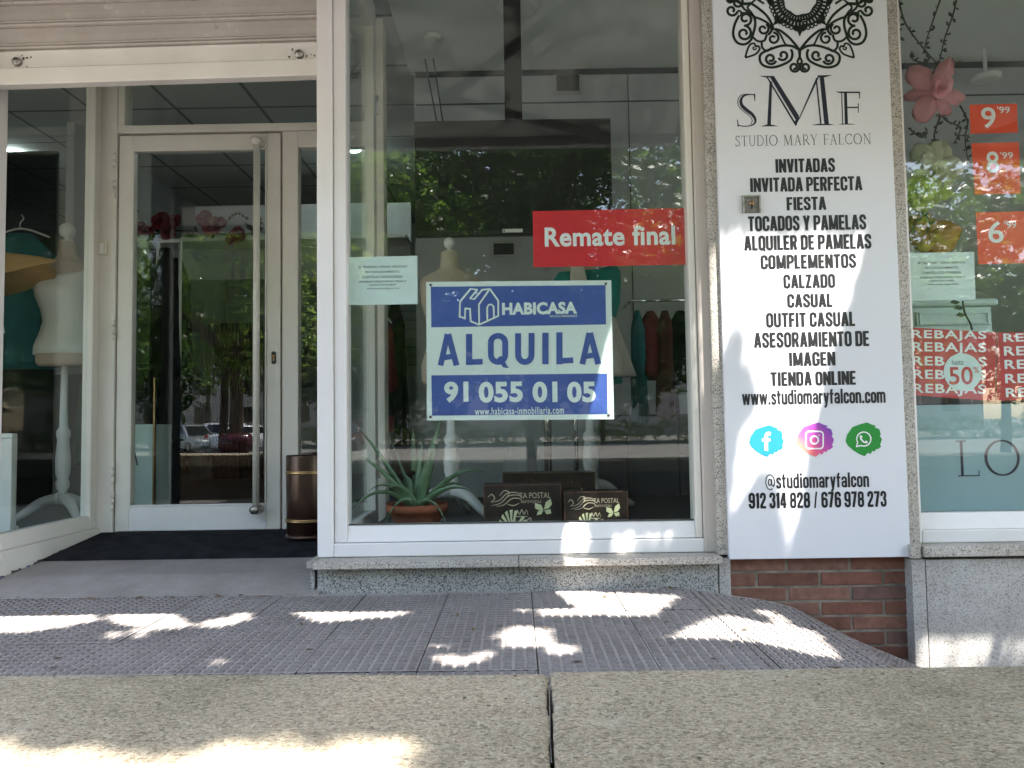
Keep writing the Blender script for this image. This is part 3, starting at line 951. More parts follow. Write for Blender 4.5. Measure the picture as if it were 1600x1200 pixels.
tag(lm.build('fallen_leaves'), 'small dry brown leaf bits scattered on the paving', 'leaves', kind='stuff')

# ------------------------------------------------------------------ low wall in front of the camera
wall = empty('low_wall', 'low brown wall with a weathered concrete coping split by a jagged crack', 'wall')
b = MB()
b.box(-7, 7, -2.60, -2.235, -0.53, 0.335, mat_simple('brown_render', (0.11, 0.075, 0.05), 0.9, 0.3, 6, bmp=0.4))
b.build('wall_body', wall)


CR0, CR1 = at_z(858, 1052, WZ), at_z(862.5, 1196, WZ)


def crack(y, s):
    k = (y + 2.2) * 14
    w = 0.0006 + 0.0022 * max(0.0, noise.noise(Vector((k, 0.3, 1)))) + 0.002 * max(0, noise.noise(Vector((k * 4.3, 2, 1))))
    if -2.31 < y < -2.235:
        w += 0.0022
    c = CR0.x + (CR1.x - CR0.x) * (y - CR0.y) / (CR1.y - CR0.y) + 0.0025 * noise.noise(Vector((k * 0.8, 5, 3)))
    return c + s * w


def coping(x_end, s, z):
    c = MB()
    ny = 150
    near, far_ = -2.64, -2.195
    prof = []
    n_in = 26
    for j in range(ny + 1):
        y = near + (far_ - near) * j / ny
        xe = crack(y, s)
        prof.append((y, xe))
    cols = []
    for i in range(n_in + 1):
        t = (i / n_in) ** 2.2
        col = []
        for y, xe in prof:
            x = xe + (x_end - xe) * t
            ed = min(1.0, (far_ - y) / 0.012, (y - near) / 0.012)
            zz = z + (-0.011 * x if s < 0 else 0) - 0.007 * (1 - max(0, ed)) ** 2 - (0.003 if i == 0 else 0)
            zz += 0.0011 * noise.noise(Vector((x * 60, y * 60, 0))) + 0.0015 * noise.noise(Vector((x * 14, y * 14, 4)))
            col.append((x, y + (0.0018 * noise.noise(Vector((x * 70, 1, 1))) if y > far_ - 1e-6 else 0), zz))
        cols.append(col)
    vs = [p for col in cols for p in col]
    n = ny + 1
    fs = [(i * n + j, (i + 1) * n + j, (i + 1) * n + j + 1, i * n + j + 1) for i in range(n_in) for j in range(ny)]
    if s < 0:
        fs = [tuple(reversed(f_)) for f_ in fs]
    c.add(vs, fs, M['coping'], True)
    # sides
    zb = 0.335
    side = [cols[0][j] for j in range(n)]
    c.add(side + [(p[0], p[1], zb) for p in side], [(j, j + 1, j + 1 + n, j + n) for j in range(ny)], M['coping'])
    for edge in ([col[-1] for col in cols], [col[0] for col in cols]):
        k = len(edge)
        c.add(edge + [(p[0], p[1], zb) for p in edge], [(j, j + 1, j + 1 + k, j + k) for j in range(k - 1)], M['coping'])
    return c


coping(-7, -1, WZ - 0.001).build('coping', wall)
coping(7, 1, WZ + 0.001).build('coping', wall)

# ------------------------------------------------------------------ the shop building
shop = empty('shop_building', 'white framed shopfront with granite trim and brick base', 'shop')


def part(mb, name, bevel=0.0, label=None, parent=None):
    o = mb.build(name, parent or shop, bevel)
    if label:
        o['label'] = label
    return o


def X(px, Y, py=435):
    return at(px, py, Y).x


def Z(py, Y, px=800):
    return at(px, py, Y).z


ZT = 2.78                                         # head of all the glazing
# upper wall, balcony, side walls
b = MB()
b.box(-8, 8, 0.0, 0.35, ZT, 9.0, M['render'])
b.box(-8, -4.0, 0.0, 0.35, -0.53, ZT - 0.002, M['render'])
b.box(4.4, 8, 0.0, 0.35, -0.53, ZT - 0.002, M['render'])
part(b, 'wall')
b = MB()
b.box(-8, 8, -0.775, -0.003, 3.42, 3.60, M['render'])
part(b, 'balcony', 0.01)

# granite plinth and sill under the main window
XP0, XP1 = X(496, -0.04, 900), X(1122, -0.04, 900)
xj = X(811, -0.04, 900)
b = MB()
b.box(XP0, xj - 0.001, -0.04, 0.10, -0.05, 0.134, M['granite_blue'])
b.box(xj + 0.001, XP1, -0.04, 0.10, -0.05, 0.134, M['granite_blue'])
b.box(XP0 - 0.028, XP0 - 0.012, -0.036, 0.10, -0.05, 0.133, M['granite_blue'])
b.box(XP0 - 0.012, XP0, -0.01, 0.09, -0.05, 0.13, M['dirt'])
part(b, 'plinth', 0.002)
b = MB()
b.box(XP0 - 0.004, xj - 0.0012, -0.095, 0.06, 0.1355, 0.163, M['granite'])
b.box(xj + 0.0012, XP1 + 0.004, -0.095, 0.06, 0.1355, 0.163, M['granite'])
b.box(XP0 - 0.034, XP0 - 0.0065, -0.07, 0.06, 0.137, 0.162, M['granite'])
part(b, 'sill', 0.003)

# sign pillar: brick base, granite strips
YB = 0.0
xa, xb_ = X(1122, -0.03, 900) + 0.003, X(1443, -0.03, 900)
b = MB()
b.box(xa, xb_ + 0.02, YB + 0.0065, 0.2, -0.53, 0.15, M['mortar'])
rb = random.Random(5)
z, row = 0.137, 0
while z > -0.5:
    x = xa + 0.052 - (0.0 if row % 2 == 0 else 0.117) - 0.02
    while x < xb_:
        L = 0.232
        x0, x1 = max(x, xa + 0.05), min(x + L, xb_ - 0.012)
        if x1 - x0 > 0.03:
            pr = rb.uniform(0, 0.004)
            h0 = z - 0.0465 + rb.uniform(-0.001, 0.001)
            b.box(x0 + rb.uniform(0, 0.002), x1 - rb.uniform(0, 0.002), YB + pr, YB + 0.05, h0, z + rb.uniform(-0.001, 0.001), M['brick'])
        x += L + 0.010
    z -= 0.0565
    row += 1
part(b, 'brick_base', 0.0025)
b = MB()                                          # painted strip left of the bricks
b.box(xa + 0.001, xa + 0.045, -0.03, 0.06, -0.5, 0.146, M['granite_pale'])
part(b, 'pillar_foot', 0.002)


def strip(pxm0, pxm1, joints, z0, Yf=-0.03):
    s = MB()
    x0, x1 = X(pxm0, Yf), X(pxm1, Yf)
    zs = [z0] + sorted(Z(j, Yf, pxm0) for j in joints) + [ZT + 0.2]
    for a, c in zip(zs, zs[1:]):
        s.box(x0, x1, Yf, 0.12, a + 0.001, c - 0.001, M['granite'])
    return s


part(strip(1108.5, 1128, [], 0.158), 'granite_strip', 0.002)
part(strip(1402, 1420.5, [182, 511], 0.165), 'granite_strip', 0.002)
b = MB()                                          # block behind the sign board
b.box(X(1127, -0.02), X(1403, -0.02), -0.018, 0.12, 0.152, ZT + 0.2, M['granite'])
part(b, 'pillar_core')

# right hand plinth and sill
xr0 = X(1425, -0.05, 900)
b = MB()
b.box(xr0, X(1446, -0.05, 900), -0.05, 0.06, -0.53, 0.135, M['granite_pale'])
b.box(X(1447, -0.045, 900), 4.4, -0.045, 0.06, -0.53, 0.132, M['granite_pale'])
part(b, 'plinth', 0.002, 'pale granite plinth')
b = MB()
b.box(X(1441, -0.06, 860), 4.4, -0.075, 0.08, 0.146, 0.186, M['granite'])
b.box(X(1422, -0.06, 860), X(1439, -0.06, 860), -0.065, 0.05, 0.140, 0.19, M['granite'])
part(b, 'sill', 0.003)


def pane(mb, x0, x1, z0, z1, Y, t=0.007):
    mb.box(x0, x1, Y, Y + t, z0, z1, M['glass'])


# main display window
GY = 0.052
gx0, gx1 = X(541.5, 0.02), X(1075.5, 0.02)
ox0, ox1 = X(495, 0.0), X(1108, 0.0)
gz = Z(818.5, 0.02)
oz = 0.165
m1 = 0.062
b = MB()
b.box(ox0, ox0 + m1, 0.0, 0.11, oz, ZT, M['white'])
b.box(ox1 - 0.048, ox1, 0.0, 0.11, oz, ZT, M['beige'])
b.box(ox0 + m1, ox1 - 0.048, 0.004, 0.11, oz, oz + 0.052, M['white'])
b.box(ox0 + m1, ox1 - 0.048, 0.004, 0.11, ZT - 0.06, ZT, M['white'])
mainw = part(b, 'display_window', 0.004)
b = MB()                                          # sash and glazing bead
si0, si1, sz0 = ox0 + m1 + 0.002, ox1 - 0.050, oz + 0.054
b.box(si0, gx0, 0.012, 0.10, sz0, ZT - 0.062, M['white'])
b.box(gx1, si1, 0.012, 0.10, sz0, ZT - 0.062, M['cream'])
b.hull8([(gx0, 0.012, sz0), (gx1, 0.012, sz0), (gx1, 0.10, sz0), (gx0, 0.10, sz0), (gx0, 0.026, gz), (gx1, 0.026, gz), (gx1, 0.10, gz), (gx0, 0.10, gz)], M['white'])
b.build('sash', mainw, 0.003)
b = MB()
b.box(gx0 - 0.0, gx1, 0.040, 0.0505, gz, gz + 0.005, M['dirt'])
b.build('gasket', mainw)
b = MB()
pane(b, gx0 - 0.004, gx1 + 0.004, gz + 0.001, ZT - 0.07, GY)
b.build('pane', mainw)

# return glazing between the display and the entrance
RX = -0.715
b = MB()
for y0, y1 in ((0.112, 0.16), (0.70, 0.80)):
    b.box(RX, RX + 0.035, y0, y1, 0.165, ZT, M['white'])
b.box(RX, RX + 0.035, 0.16, 0.70, 0.165, 0.27, M['white'])
b.box(RX, RX + 0.035, 0.16, 0.70, 2.62, ZT, M['white'])
b.box(RX + 0.006, RX + 0.048, 0.655, 0.697, 0.272, 2.615, M['cream'])
ret = part(b, 'return_window', 0.004)
b = MB()
b.box(RX + 0.012, RX + 0.019, 0.162, 0.654, 0.272, 2.615, M['glass'])
b.build('pane', ret)
for zz in (0.42, 1.35, 2.2):
    b = MB()
    b.tube([(RX + 0.052, 0.72, zz), (RX + 0.052, 0.72, zz + 0.09)], 0.008, M['white'])
    b.build('hinge', ret)

# entrance: jamb, door leaf, sidelight, transom
DY = 0.90
dz0 = ramp_z(0.9) + 0.012
b = MB()
xl0, xl1 = X(142, DY, 500), X(181, DY, 500)
zt0, zt1 = Z(207, DY, 300), Z(195, DY, 300)
b.box(xl0, xl1, DY - 0.01, DY + 0.09, dz0, ZT, M['cream'])
b.box(xl1, -0.70, DY - 0.008, DY + 0.085, zt0, zt1, M['cream'])
b.box(xl1, -0.70, DY - 0.01, DY + 0.09, ZT - 0.05, ZT, M['cream'])
b.box(xl1, xl1 + 0.035, DY - 0.004, DY + 0.08, zt1, ZT - 0.05, M['cream'])
b.box(-0.71, -0.66, DY - 0.01, DY + 0.09, dz0, ZT, M['cream'])
tr = part(b, 'door_frame', 0.004)
b = MB()
pane(b, xl1 + 0.035, -0.71, zt1, ZT - 0.05, DY + 0.03)
b.build('pane', tr)
b = MB()                                          # doorbell switch on the jamb
c = at(162, 388, DY - 0.01)
b.box(c.x - 0.022, c.x + 0.022, DY - 0.028, DY - 0.011, c.z - 0.036, c.z + 0.036, M['plastic_ivory'])
b.box(c.x - 0.010, c.x + 0.012, DY - 0.036, DY - 0.028, c.z - 0.028, c.z + 0.022, M['lacquer'])
b.build('bell_switch', tr, 0.003)

dxl, dxr = X(183, DY, 500), X(438, DY, 500)
dgl, dgr = X(204.5, DY, 500), X(416.5, DY, 500)
dzt, dzb = Z(210, DY, 300), dz0 + 0.006
dgt, dgb = Z(233, DY, 300), Z(790.5, DY, 300)
b = MB()
b.box(dxl, dgl, DY, DY + 0.06, dzb, dzt, M['cream'])
b.box(dgr, dxr, DY, DY + 0.06, dzb, dzt, M['cream'])
b.box(dgl, dgr, DY, DY + 0.06, dzb, dgb, M['white'])
b.box(dgl, dgr, DY, DY + 0.06, dgt, dzt, M['cream'])
door = part(b, 'glass_door', 0.004)
b = MB()
gb = 0.008
b.box(dgl, dgl + gb, DY - 0.004, DY + 0.02, dgb, dgt, M['cream'])
b.box(dgr - gb, dgr, DY - 0.004, DY + 0.02, dgb, dgt, M['cream'])
b.box(dgl + gb, dgr - gb, DY - 0.004, DY + 0.02, dgb, dgb + gb, M['white'])
b.box(dgl + gb, dgr - gb, DY - 0.004, DY + 0.02, dgt - gb, dgt, M['cream'])
b.build('bead', door, 0.002)
b = MB()
pane(b, dgl + 0.002, dgr - 0.002, dgb + 0.002, dgt - 0.002, DY + 0.022)
b.build('pane', door)
hx = X(400, DY - 0.06, 500)
hz0, hz1 = Z(800, DY - 0.06, 400), Z(216, DY - 0.06, 400)
b = MB()
b.tube([(hx, DY - 0.055, hz0), (hx, DY - 0.055, hz1)], 0.0165, M['cream'], 16)
for zz in (hz0 + 0.01, hz1 - 0.01):
    b.tube([(hx, DY - 0.055, zz), (hx + 0.008, DY + 0.002, zz)], 0.017, M['cream'], 14)
b.build('pull_handle', door)
for zz, m_ in ((hz0 + 0.012, 'steel'), (hz1 - 0.012, 'cream')):
    b = MB()
    b.tube([(hx - 0.003, DY - 0.085, zz), (hx, DY - 0.04, zz)], [0.021, 0.026], M[m_], 16)
    b.build('handle_cap', door)
b = MB()
c = at(428, 559, DY)
b.rings([[(c.x + 0.011 * math.cos(a) * 1.0, y, c.z + (0.022 if math.sin(a) > 0 else -0.022) + 0.011 * math.sin(a)) for a in [2 * math.pi * k / 20 for k in range(20)]] for y in (DY - 0.006, DY + 0.004)], M['black'], False)
b.tube([(c.x, DY - 0.010, c.z + 0.008), (c.x, DY - 0.004, c.z + 0.008)], 0.0085, M['brass'], 14)
b.box(c.x - 0.003, c.x + 0.003, DY - 0.0095, DY - 0.004, c.z - 0.016, c.z + 0.002, M['brass'])
b.build('lock', door)
for py0, py1 in ((240, 270), (283, 311), (500, 531), (722, 756), (768, 798)):
    b = MB()
    x = X(181 - (py0 - 240) * 0.006, DY, (py0 + py1) / 2)
    z0, z1 = Z(py1, DY, 181), Z(py0, DY, 181)
    h = (z1 - z0) / 3
    for k in range(3):
        b.tube([(x, DY - 0.013, z0 + h * k + 0.001), (x, DY - 0.013, z0 + h * (k + 1) - 0.001)], 0.0072, M['cream'], 12)
    b.build('hinge', door)

# sidelight right of the door
b = MB()
sx0, sx1 = X(441, DY, 500), X(466, DY, 500)
b.box(sx0, sx1, DY - 0.002, DY + 0.06, dzb, zt0 - 0.002, M['cream'])
b.box(sx1, -0.712, DY - 0.002, DY + 0.06, dzb, dgb, M['cream'])
b.box(sx1, -0.712, DY - 0.002, DY + 0.06, dgt, zt0 - 0.002, M['cream'])
sl = part(b, 'sidelight', 0.004)
b = MB()
pane(b, sx1, -0.712, dgb, dgt, DY + 0.022)
b.build('pane', sl)

# left side window of the entrance, its glass running front to back
LX = -2.112
b = MB()
zl0, zl1 = 0.185, 0.25
b.box(LX - 0.05, LX, 0.832, 0.888, zl0, ZT, M['cream'])
b.box(LX - 0.05, LX, 0.11, 0.165, zl0, ZT, M['white'])
b.hull8([(LX - 0.05, 0.165, zl0), (LX + 0.012, 0.165, zl0), (LX + 0.012, 0.832, zl0), (LX - 0.05, 0.832, zl0), (LX - 0.05, 0.165, zl1), (LX - 0.008, 0.165, zl1), (LX - 0.008, 0.832, zl1), (LX - 0.05, 0.832, zl1)], M['cream'])
b.box(LX - 0.05, LX, 0.165, 0.832, ZT - 0.06, ZT, M['cream'])
lw_ = part(b, 'side_window', 0.004)
b = MB()
b.box(LX - 0.032, LX - 0.025, 0.166, 0.831, zl1, ZT - 0.06, M['glass'])
b.build('pane', lw_)
b = MB()                                          # skirting that follows the ramp
for y0, y1 in ((-0.03, 0.15), (0.15, 0.4), (0.4, 0.888)):
    b.hull8([(LX - 0.06, y0, -0.02), (LX + 0.03, y0, ramp_z(y0) - 0.01), (LX + 0.03, y1, ramp_z(y1) - 0.01), (LX - 0.06, y1, -0.02),
             (LX - 0.06, y0, 0.184), (LX + 0.018, y0, 0.184), (LX + 0.018, y1, 0.184), (LX - 0.06, y1, 0.184)], M['cream'])
part(b, 'skirting', 0.004)
b = MB()
nq = random.Random(8)
for k in range(46):                               # flaking dark line where the skirting meets the floor
    y = -0.02 + nq.random() * 0.62
    x = LX + 0.0305 + nq.uniform(0, 0.004)
    z = ramp_z(y) + 0.006 + nq.random() * 0.02 * (0.7 - y)
    b.box(x, x + 0.002, y, y + nq.uniform(0.006, 0.03), z, z + nq.uniform(0.004, 0.014), M['blue'] if k % 6 == 0 else M['dirt'])
part(b, 'chipped_edge')['kind'] = 'stuff'
# front window further left, out of the photo
b = MB()
b.box(-2.26, LX + 0.002, 0.0, 0.108, -0.05, ZT, M['darkpanel'])  # post coloured near black: the shade on its entrance side is in the colour
b.box(-4.0, -2.26, 0.0, 0.1, 0.165, 0.25, M['white'])
b.box(-4.0, -3.93, 0.0, 0.1, 0.25, ZT, M['white'])
b.box(-4.0, -2.26, 0.0, 0.1, -0.53, 0.164, M['granite_blue'])
fw_ = part(b, 'front_window', 0.003)
b = MB()
pane(b, -3.93, -2.26, 0.25, ZT, 0.05)
b.build('pane', fw_)

# right display window
wx0 = X(1419.5, 0.02)
wz0 = Z(800.5, 0.03, 1500)
b = MB()
b.box(wx0 - 0.02, wx0, 0.0, 0.1, 0.187, ZT, M['white'])
b.box(wx0, 4.4, 0.0, 0.1, 0.187, Z(828, 0.0, 1500), M['white'])
b.hull8([(wx0, 0.012, Z(828, 0, 1500)), (4.4, 0.012, Z(828, 0, 1500)), (4.4, 0.1, Z(828, 0, 1500)), (wx0, 0.1, Z(828, 0, 1500)),
         (wx0, 0.03, wz0), (4.4, 0.03, wz0), (4.4, 0.1, wz0), (wx0, 0.1, wz0)], M['white'])
b.box(4.3, 4.4, 0.0, 0.1, wz0, ZT, M['white'])
rw = part(b, 'display_window', 0.004)
b = MB()
pane(b, wx0 - 0.004, 4.3, wz0 + 0.001, ZT, GY)
b.build('pane', rw)

# roller shutter, half a hand above the door
tilt = 0.0138
sy = 0.045
xs0, xs1 = -2.24, -0.757
xc = -1.5


def tl(p):
    return (p[0], p[1], p[2] + (p[0] - xc) * tilt)


zb0 = Z(128, sy, 246)


def trail(prof, m, mb, nx=2):
    ring = [[tl((x, y, zb0 + z)) for y, z in prof] for x in (xs0, xs1)]
    n = len(prof)
    mb.add(ring[0] + ring[1], [(i, i + n, i + n + 1, i + 1) for i in range(n - 1)], m)


b = MB()
mm = 0.00252
trail([(sy + 0.03, 0.0), (sy - 0.014, 0.0), (sy - 0.016, 0.004), (sy - 0.016, 26 * mm), (sy - 0.010, 28 * mm), (sy + 0.004, 29 * mm), (sy + 0.004, 56 * mm), (sy - 0.003, 57 * mm), (sy + 0.02, 58 * mm)], M['chipped'], b)
shut = part(b, 'roller_shutter', 0, 'rolled up shutter with flaking beige paint')
for k in range(9):
    z0 = (58 + 37.5 * k) * mm
    b = MB()
    trail([(sy + 0.012, z0 - 0.002), (sy + 0.010, z0 + 0.002), (sy - 0.006, z0 + 0.006), (sy - 0.009, z0 + 0.012), (sy - 0.004, z0 + 0.017), (sy + 0.006, z0 + 0.018),
           (sy - 0.003, z0 + 0.021), (sy - 0.006, z0 + 0.026), (sy - 0.002, z0 + 0.030), (sy + 0.002, z0 + 0.033), (sy + 0.001, z0 + 0.06), (sy + 0.004, z0 + 0.0945), (sy + 0.013, z0 + 0.0945)], M['shutter'], b)
    b.build('slat', shut)
for px, py in ((27, 97), (468, 85)):
    c = at(px, py, sy)
    b = MB()
    b.tube([(c.x, sy - 0.012, c.z), (c.x, sy + 0.004, c.z)], [0.0155, 0.0185], M['steel'], 20)
    b.tube([(c.x, sy - 0.017, c.z), (c.x, sy - 0.012, c.z)], 0.009, M['steel'], 16)
    b.box(c.x - 0.0012, c.x + 0.0012, sy - 0.0175, sy - 0.0165, c.z - 0.005, c.z + 0.005, M['black'])
    b.build('lock', shut)
    rq = random.Random(px)
    b = MB()
    for k in range(7):
        dx, dz = rq.uniform(-0.045, 0.06), rq.uniform(-0.03, 0.035)
        if abs(dx) < 0.02 and abs(dz) < 0.02:
            continue
        r = rq.uniform(0.002, 0.0065)
        b.sheet([(c.x + dx + r * rq.uniform(0.5, 1.2) * math.cos(a), c.z + dz + r * rq.uniform(0.5, 1.2) * math.sin(a)) for a in [k2 * 0.9 for k2 in range(7)]], sy + 0.0025, 0.002, M['rust'])
    b.build('rust_chips', shut)['kind'] = 'stuff'
b = MB()
b.box(xs1 - 0.002, xs1 - 0.0005, 0.02, 0.1, 2.0, ZT, M['white'])
part(b, 'shutter_guide')

# interior shell
b = MB()
b.box(-5.5, 4.4, 0.985, 6.0, 0.02, 0.155, M['floor'])
b.box(-5.5, LX - 0.06, 0.3595, 0.984, 0.02, 0.155, M['floor'])
b.box(-0.66, 4.4, 0.3595, 0.984, 0.02, 0.155, M['floor'])
part(b, 'floor')
b = MB()
b.box(-0.66, 4.4, 0.102, 1.9, 0.156, 0.215, M['panelgrey'])
b.box(-5.5, LX - 0.06, 0.102, 0.359, 0.02, 0.155, M['floor'])
part(b, 'display_floor')
b = MB()
b.box(-0.66, 4.4, 0.35, 1.9, 2.96, 3.05, M['plaster'])
b.box(-0.66, 4.4, 0.102, 0.349, ZT + 0.002, 2.959, M['plaster'])
part(b, 'display_ceiling')
b = MB()
b.box(-5.5, -0.662, 0.35, 6.0, 2.962, 3.05, M['ceil'])
b.box(-0.66, 4.4, 1.952, 6.0, 2.962, 3.05, M['ceil'])
part(b, 'ceiling')
b = MB()
b.box(-0.63, 4.4, 1.90, 1.95, 0.156, 2.96, M['wallgrey'])
part(b, 'partition')
b = MB()
b.box(-5.5, 4.4, 5.6, 5.7, 0.156, 2.96, M['wallgrey'])
b.box(-5.6, -5.5, 0.36, 6.0, 0.02, 3.05, M['wallgrey'])
b.box(4.4, 4.5, 0.36, 6.0, 0.02, 3.05, M['wallgrey'])
b.box(-5.5, 4.4, 0.36, 6.0, 3.06, 3.2, M['wallgrey'])
b.box(-3.3, -3.24, 2.6, 5.6, 0.156, 2.96, M['wallgrey'])
part(b, 'back_wall')
b = MB()                                          # trim lines of the display back wall
for py in (160,):
    z = Z(py, 1.9, 900)
    b.box(-0.62, 4.3, 1.893, 1.899, z - 0.004, z + 0.004, M['panelgrey'])
b.box(-0.62, 4.3, 1.885, 1.899, 2.925, 2.958, M['panelgrey'])
for px in (1160, 985):
    x = X(px, 1.9, 300)
    b.box(x - 0.003, x + 0.003, 1.894, 1.8995, 0.25, 2.92, M['panelgrey'])
x0, x1 = X(930, 1.88, 730), X(1280, 1.88, 730)
part(b, 'wall_trim')
b = MB()                                          # low dark panels at the back of the window
zz = Z(648, 1.80, 1000)
for p0, p1 in ((938, 981), (982, 1062), (1063, 1180)):
    b.box(X(p0, 1.8, 730), X(p1, 1.8, 730) - 0.004, 1.80, 1.88, 0.216, zz, M['panelgrey'])
part(b, 'low_panel', 0.004)
# slatted back wall of the sales floor
b = MB()
for k in range(12):
    z = 1.35 + 0.1 * k
    b.box(-3.2, -0.9, 5.52, 5.55, z + 0.006, z + 0.097, M['slat'])
b.box(-3.2, -0.9, 5.55, 5.59, 1.35, 2.56, M['black'])
part(b, 'slat_wall')


def grille(px0, py0, px1, py1, Y, vertical):
    g = MB()
    p, q = at(px0, py1, Y), at(px1, py0, Y)
    x0, x1, z0, z1 = p.x, q.x, p.z, q.z
    t = 0.018
    g.box(x0, x1, Y - 0.012, Y - 0.001, z0, z0 + t, M['alu'])
    g.box(x0, x1, Y - 0.012, Y - 0.001, z1 - t, z1, M['alu'])
    g.box(x0, x0 + t, Y - 0.012, Y - 0.001, z0 + t, z1 - t, M['alu'])
    g.box(x1 - t, x1, Y - 0.012, Y - 0.001, z0 + t, z1 - t, M['alu'])
    g.box(x0 + t, x1 - t, Y - 0.004, Y - 0.001, z0 + t, z1 - t, M['black'])
    n = 8
    for k in range(n):
        f0 = (k + 0.3) / n
        if vertical:
            xx = x0 + t + (x1 - x0 - 2 * t) * f0
            g.box(xx, xx + 0.005, Y - 0.011, Y - 0.005, z0 + t, z1 - t, M['panelgrey'])
        else:
            zz = z0 + t + (z1 - z0 - 2 * t) * f0
            g.box(x0 + t, x1 - t, Y - 0.011, Y - 0.005, zz, zz + 0.004, M['panelgrey'])
    part(g, 'vent')


grille(865, 113, 909, 148, 1.9, True)
grille(767, 376, 807, 403, 1.9, False)
for px, py, r, lit in ((20, 240, 0.085, True), (551, 229, 0.075, True), (1540, 120, 0.12, False), (806, 8, 0.12, False), (676, 55, 0.05, False)):
    zc = 2.955
    c = at_z(px, py, zc)
    b = MB()
    if py == 120:
        c = at(1540, 121, 1.7)
        zc = c.z + 0.01
        r = 0.085
        b.tube([(c.x, c.y, zc - 0.003), (c.x, c.y, 2.958)], 0.012, M['lamp_off'], 8)
    b.lathe((c.x, c.y, 0), [(zc - 0.028, r * 0.5), (zc - 0.03, r * 0.86), (zc - 0.02, r), (zc - 0.002, r)], M['lamp'] if lit else M['lamp_off'])
    part(b, 'ceiling_lamp')

# ------------------------------------------------------------------ awnings
def awning(label, x0, x1, zf, yf, elbow):
    a = empty('awning', label, 'awning', None)
    zt, yt, t = 3.03, -0.05, 0.003
    n = 8
    c = MB()
    nx = 24
    grid = []
    for j in range(n + 1):
        s = j / n
        for i in range(nx + 1):
            x = x0 + (x1 - x0) * i / nx
            sag = 0.03 * math.sin(math.pi * s)
            grid.append((x, yt + (yf - yt) * s, zt + (zf + 0.04 - zt) * s - sag))
    k = nx + 1
    fs = [(j * k + i, j * k + i + 1, (j + 1) * k + i + 1, (j + 1) * k + i) for j in range(n) for i in range(nx)]
    c.add(grid, fs, M['awning'], True)
    o = c.build('canvas', a)
    so_ = o.modifiers.new('thick', 'SOLIDIFY')
    so_.thickness = t
    so_.offset = 1
    c = MB()
    c.box(x0, x1, yf - 0.03, yf + 0.03, zf, zf + 0.055, M['alu'])
    c.build('front_bar', a, 0.008)
    c = MB()
    c.tube([(x0 + 0.02, -0.09, zt + 0.03), (x1 - 0.02, -0.09, zt + 0.03)], 0.05, M['alu'], 14)
    c.build('roller', a)
    for sh, el, en in elbow:
        arm = MB()
        arm.tube([sh, el], 0.03, M['arm'], 8)
        arm.tube([el, en], 0.026, M['arm'], 8)
        arm.tube([(el[0], el[1], el[2] - 0.04), (el[0], el[1], el[2] + 0.04)], 0.04, M['arm'], 12)
        arm.box(sh[0] - 0.05, sh[0] + 0.05, -0.10, -0.004, sh[2] - 0.06, sh[2] + 0.06, M['alu'])
        arm.build('folding_arm', a)
    return a


awning('off white awning stretched over the door and main window', -4.6, 0.90, 2.2, -1.10,
       [((0.80, -0.10, 2.86), (-0.33, -0.78, 2.35), (0.60, -1.08, 2.22)), ((-4.3, -0.10, 2.86), (-3.2, -0.78, 2.35), (-4.1, -1.08, 2.22))])
awning('off white awning over the window right of the pillar', 1.725, 6.0, 1.985, -0.80,
       [((1.95, -0.10, 2.84), (3.0, -0.55, 2.24), (2.1, -0.78, 2.0)), ((5.7, -0.10, 2.84), (4.6, -0.55, 2.24), (5.5, -0.78, 2.0))])

# ------------------------------------------------------------------ sign board on the pillar
PY = -0.045
sign = empty('sign_board', 'tall white shop sign with black lace emblem and list of services', 'sign')
b = MB()
quad_c = [at(1112.5, 0, PY), at(1386, 0, PY), at(1422.5, 870, PY), at(1140.5, 874.5, PY)]
x0 = (quad_c[0].x + quad_c[3].x) / 2
x1 = (quad_c[1].x + quad_c[2].x) / 2
z0 = (quad_c[2].z + quad_c[3].z) / 2
b.box(x0, x1, PY, -0.019, z0, 2.76, M['panel'])
b.build('board', sign, 0.002)
b = MB()
TY = PY - 0.0008
rowsT = [('INVITADAS', 1211, 1305, 247.5, 269.5), ('INVITADA PERFECTA', 1171, 1348, 276.5, 299), ('FIESTA', 1229, 1291, 307.5, 328.5),
         ('TOCADOS Y PAMELAS', 1168, 1354, 336.5, 360), ('ALQUILER DE PAMELAS', 1162, 1362, 367, 390), ('COMPLEMENTOS', 1188, 1338, 397.5, 419.5),
         ('CALZADO', 1224, 1305, 428.5, 450), ('CASUAL', 1230, 1301, 459, 480), ('OUTFIT CASUAL', 1197, 1336, 488, 510.5),
         ('ASESORAMIENTO DE', 1178, 1358, 518.5, 542), ('IMAGEN', 1233, 1305, 550, 571.5), ('TIENDA ONLINE', 1204, 1337, 580.5, 602)]
for body, a0, a1, b0, b1 in rowsT:
    block(b, body, a0, b0, a1, b1, TY, M['ink'], 0.05, 1.12)
block(b, 'www.studiomaryfalcon.com', 1160, 608, 1383, 631, TY, M['ink'], 0.05, 1.1)
block(b, '@studiomaryfalcon', 1196, 739, 1357, 762, TY, M['ink'], 0.05)
block(b, '912 314 828 / 676 978 273', 1171, 769, 1384, 793, TY, M['ink'], 0.05, 1.1)
caps(b, 'STUDIO MARY FALCON', 1147, 210, 1363, 227, TY, M['grey_ink'], 0.09)
b.build('lettering', sign)


# emblem and monogram: coordinates of a 5x enlargement, origin at photo pixel (1110, 0)
def E5(p):
    return (1110 + p[0] / 5.0, p[1] / 5.0)


b = MB()
cnt = [0]


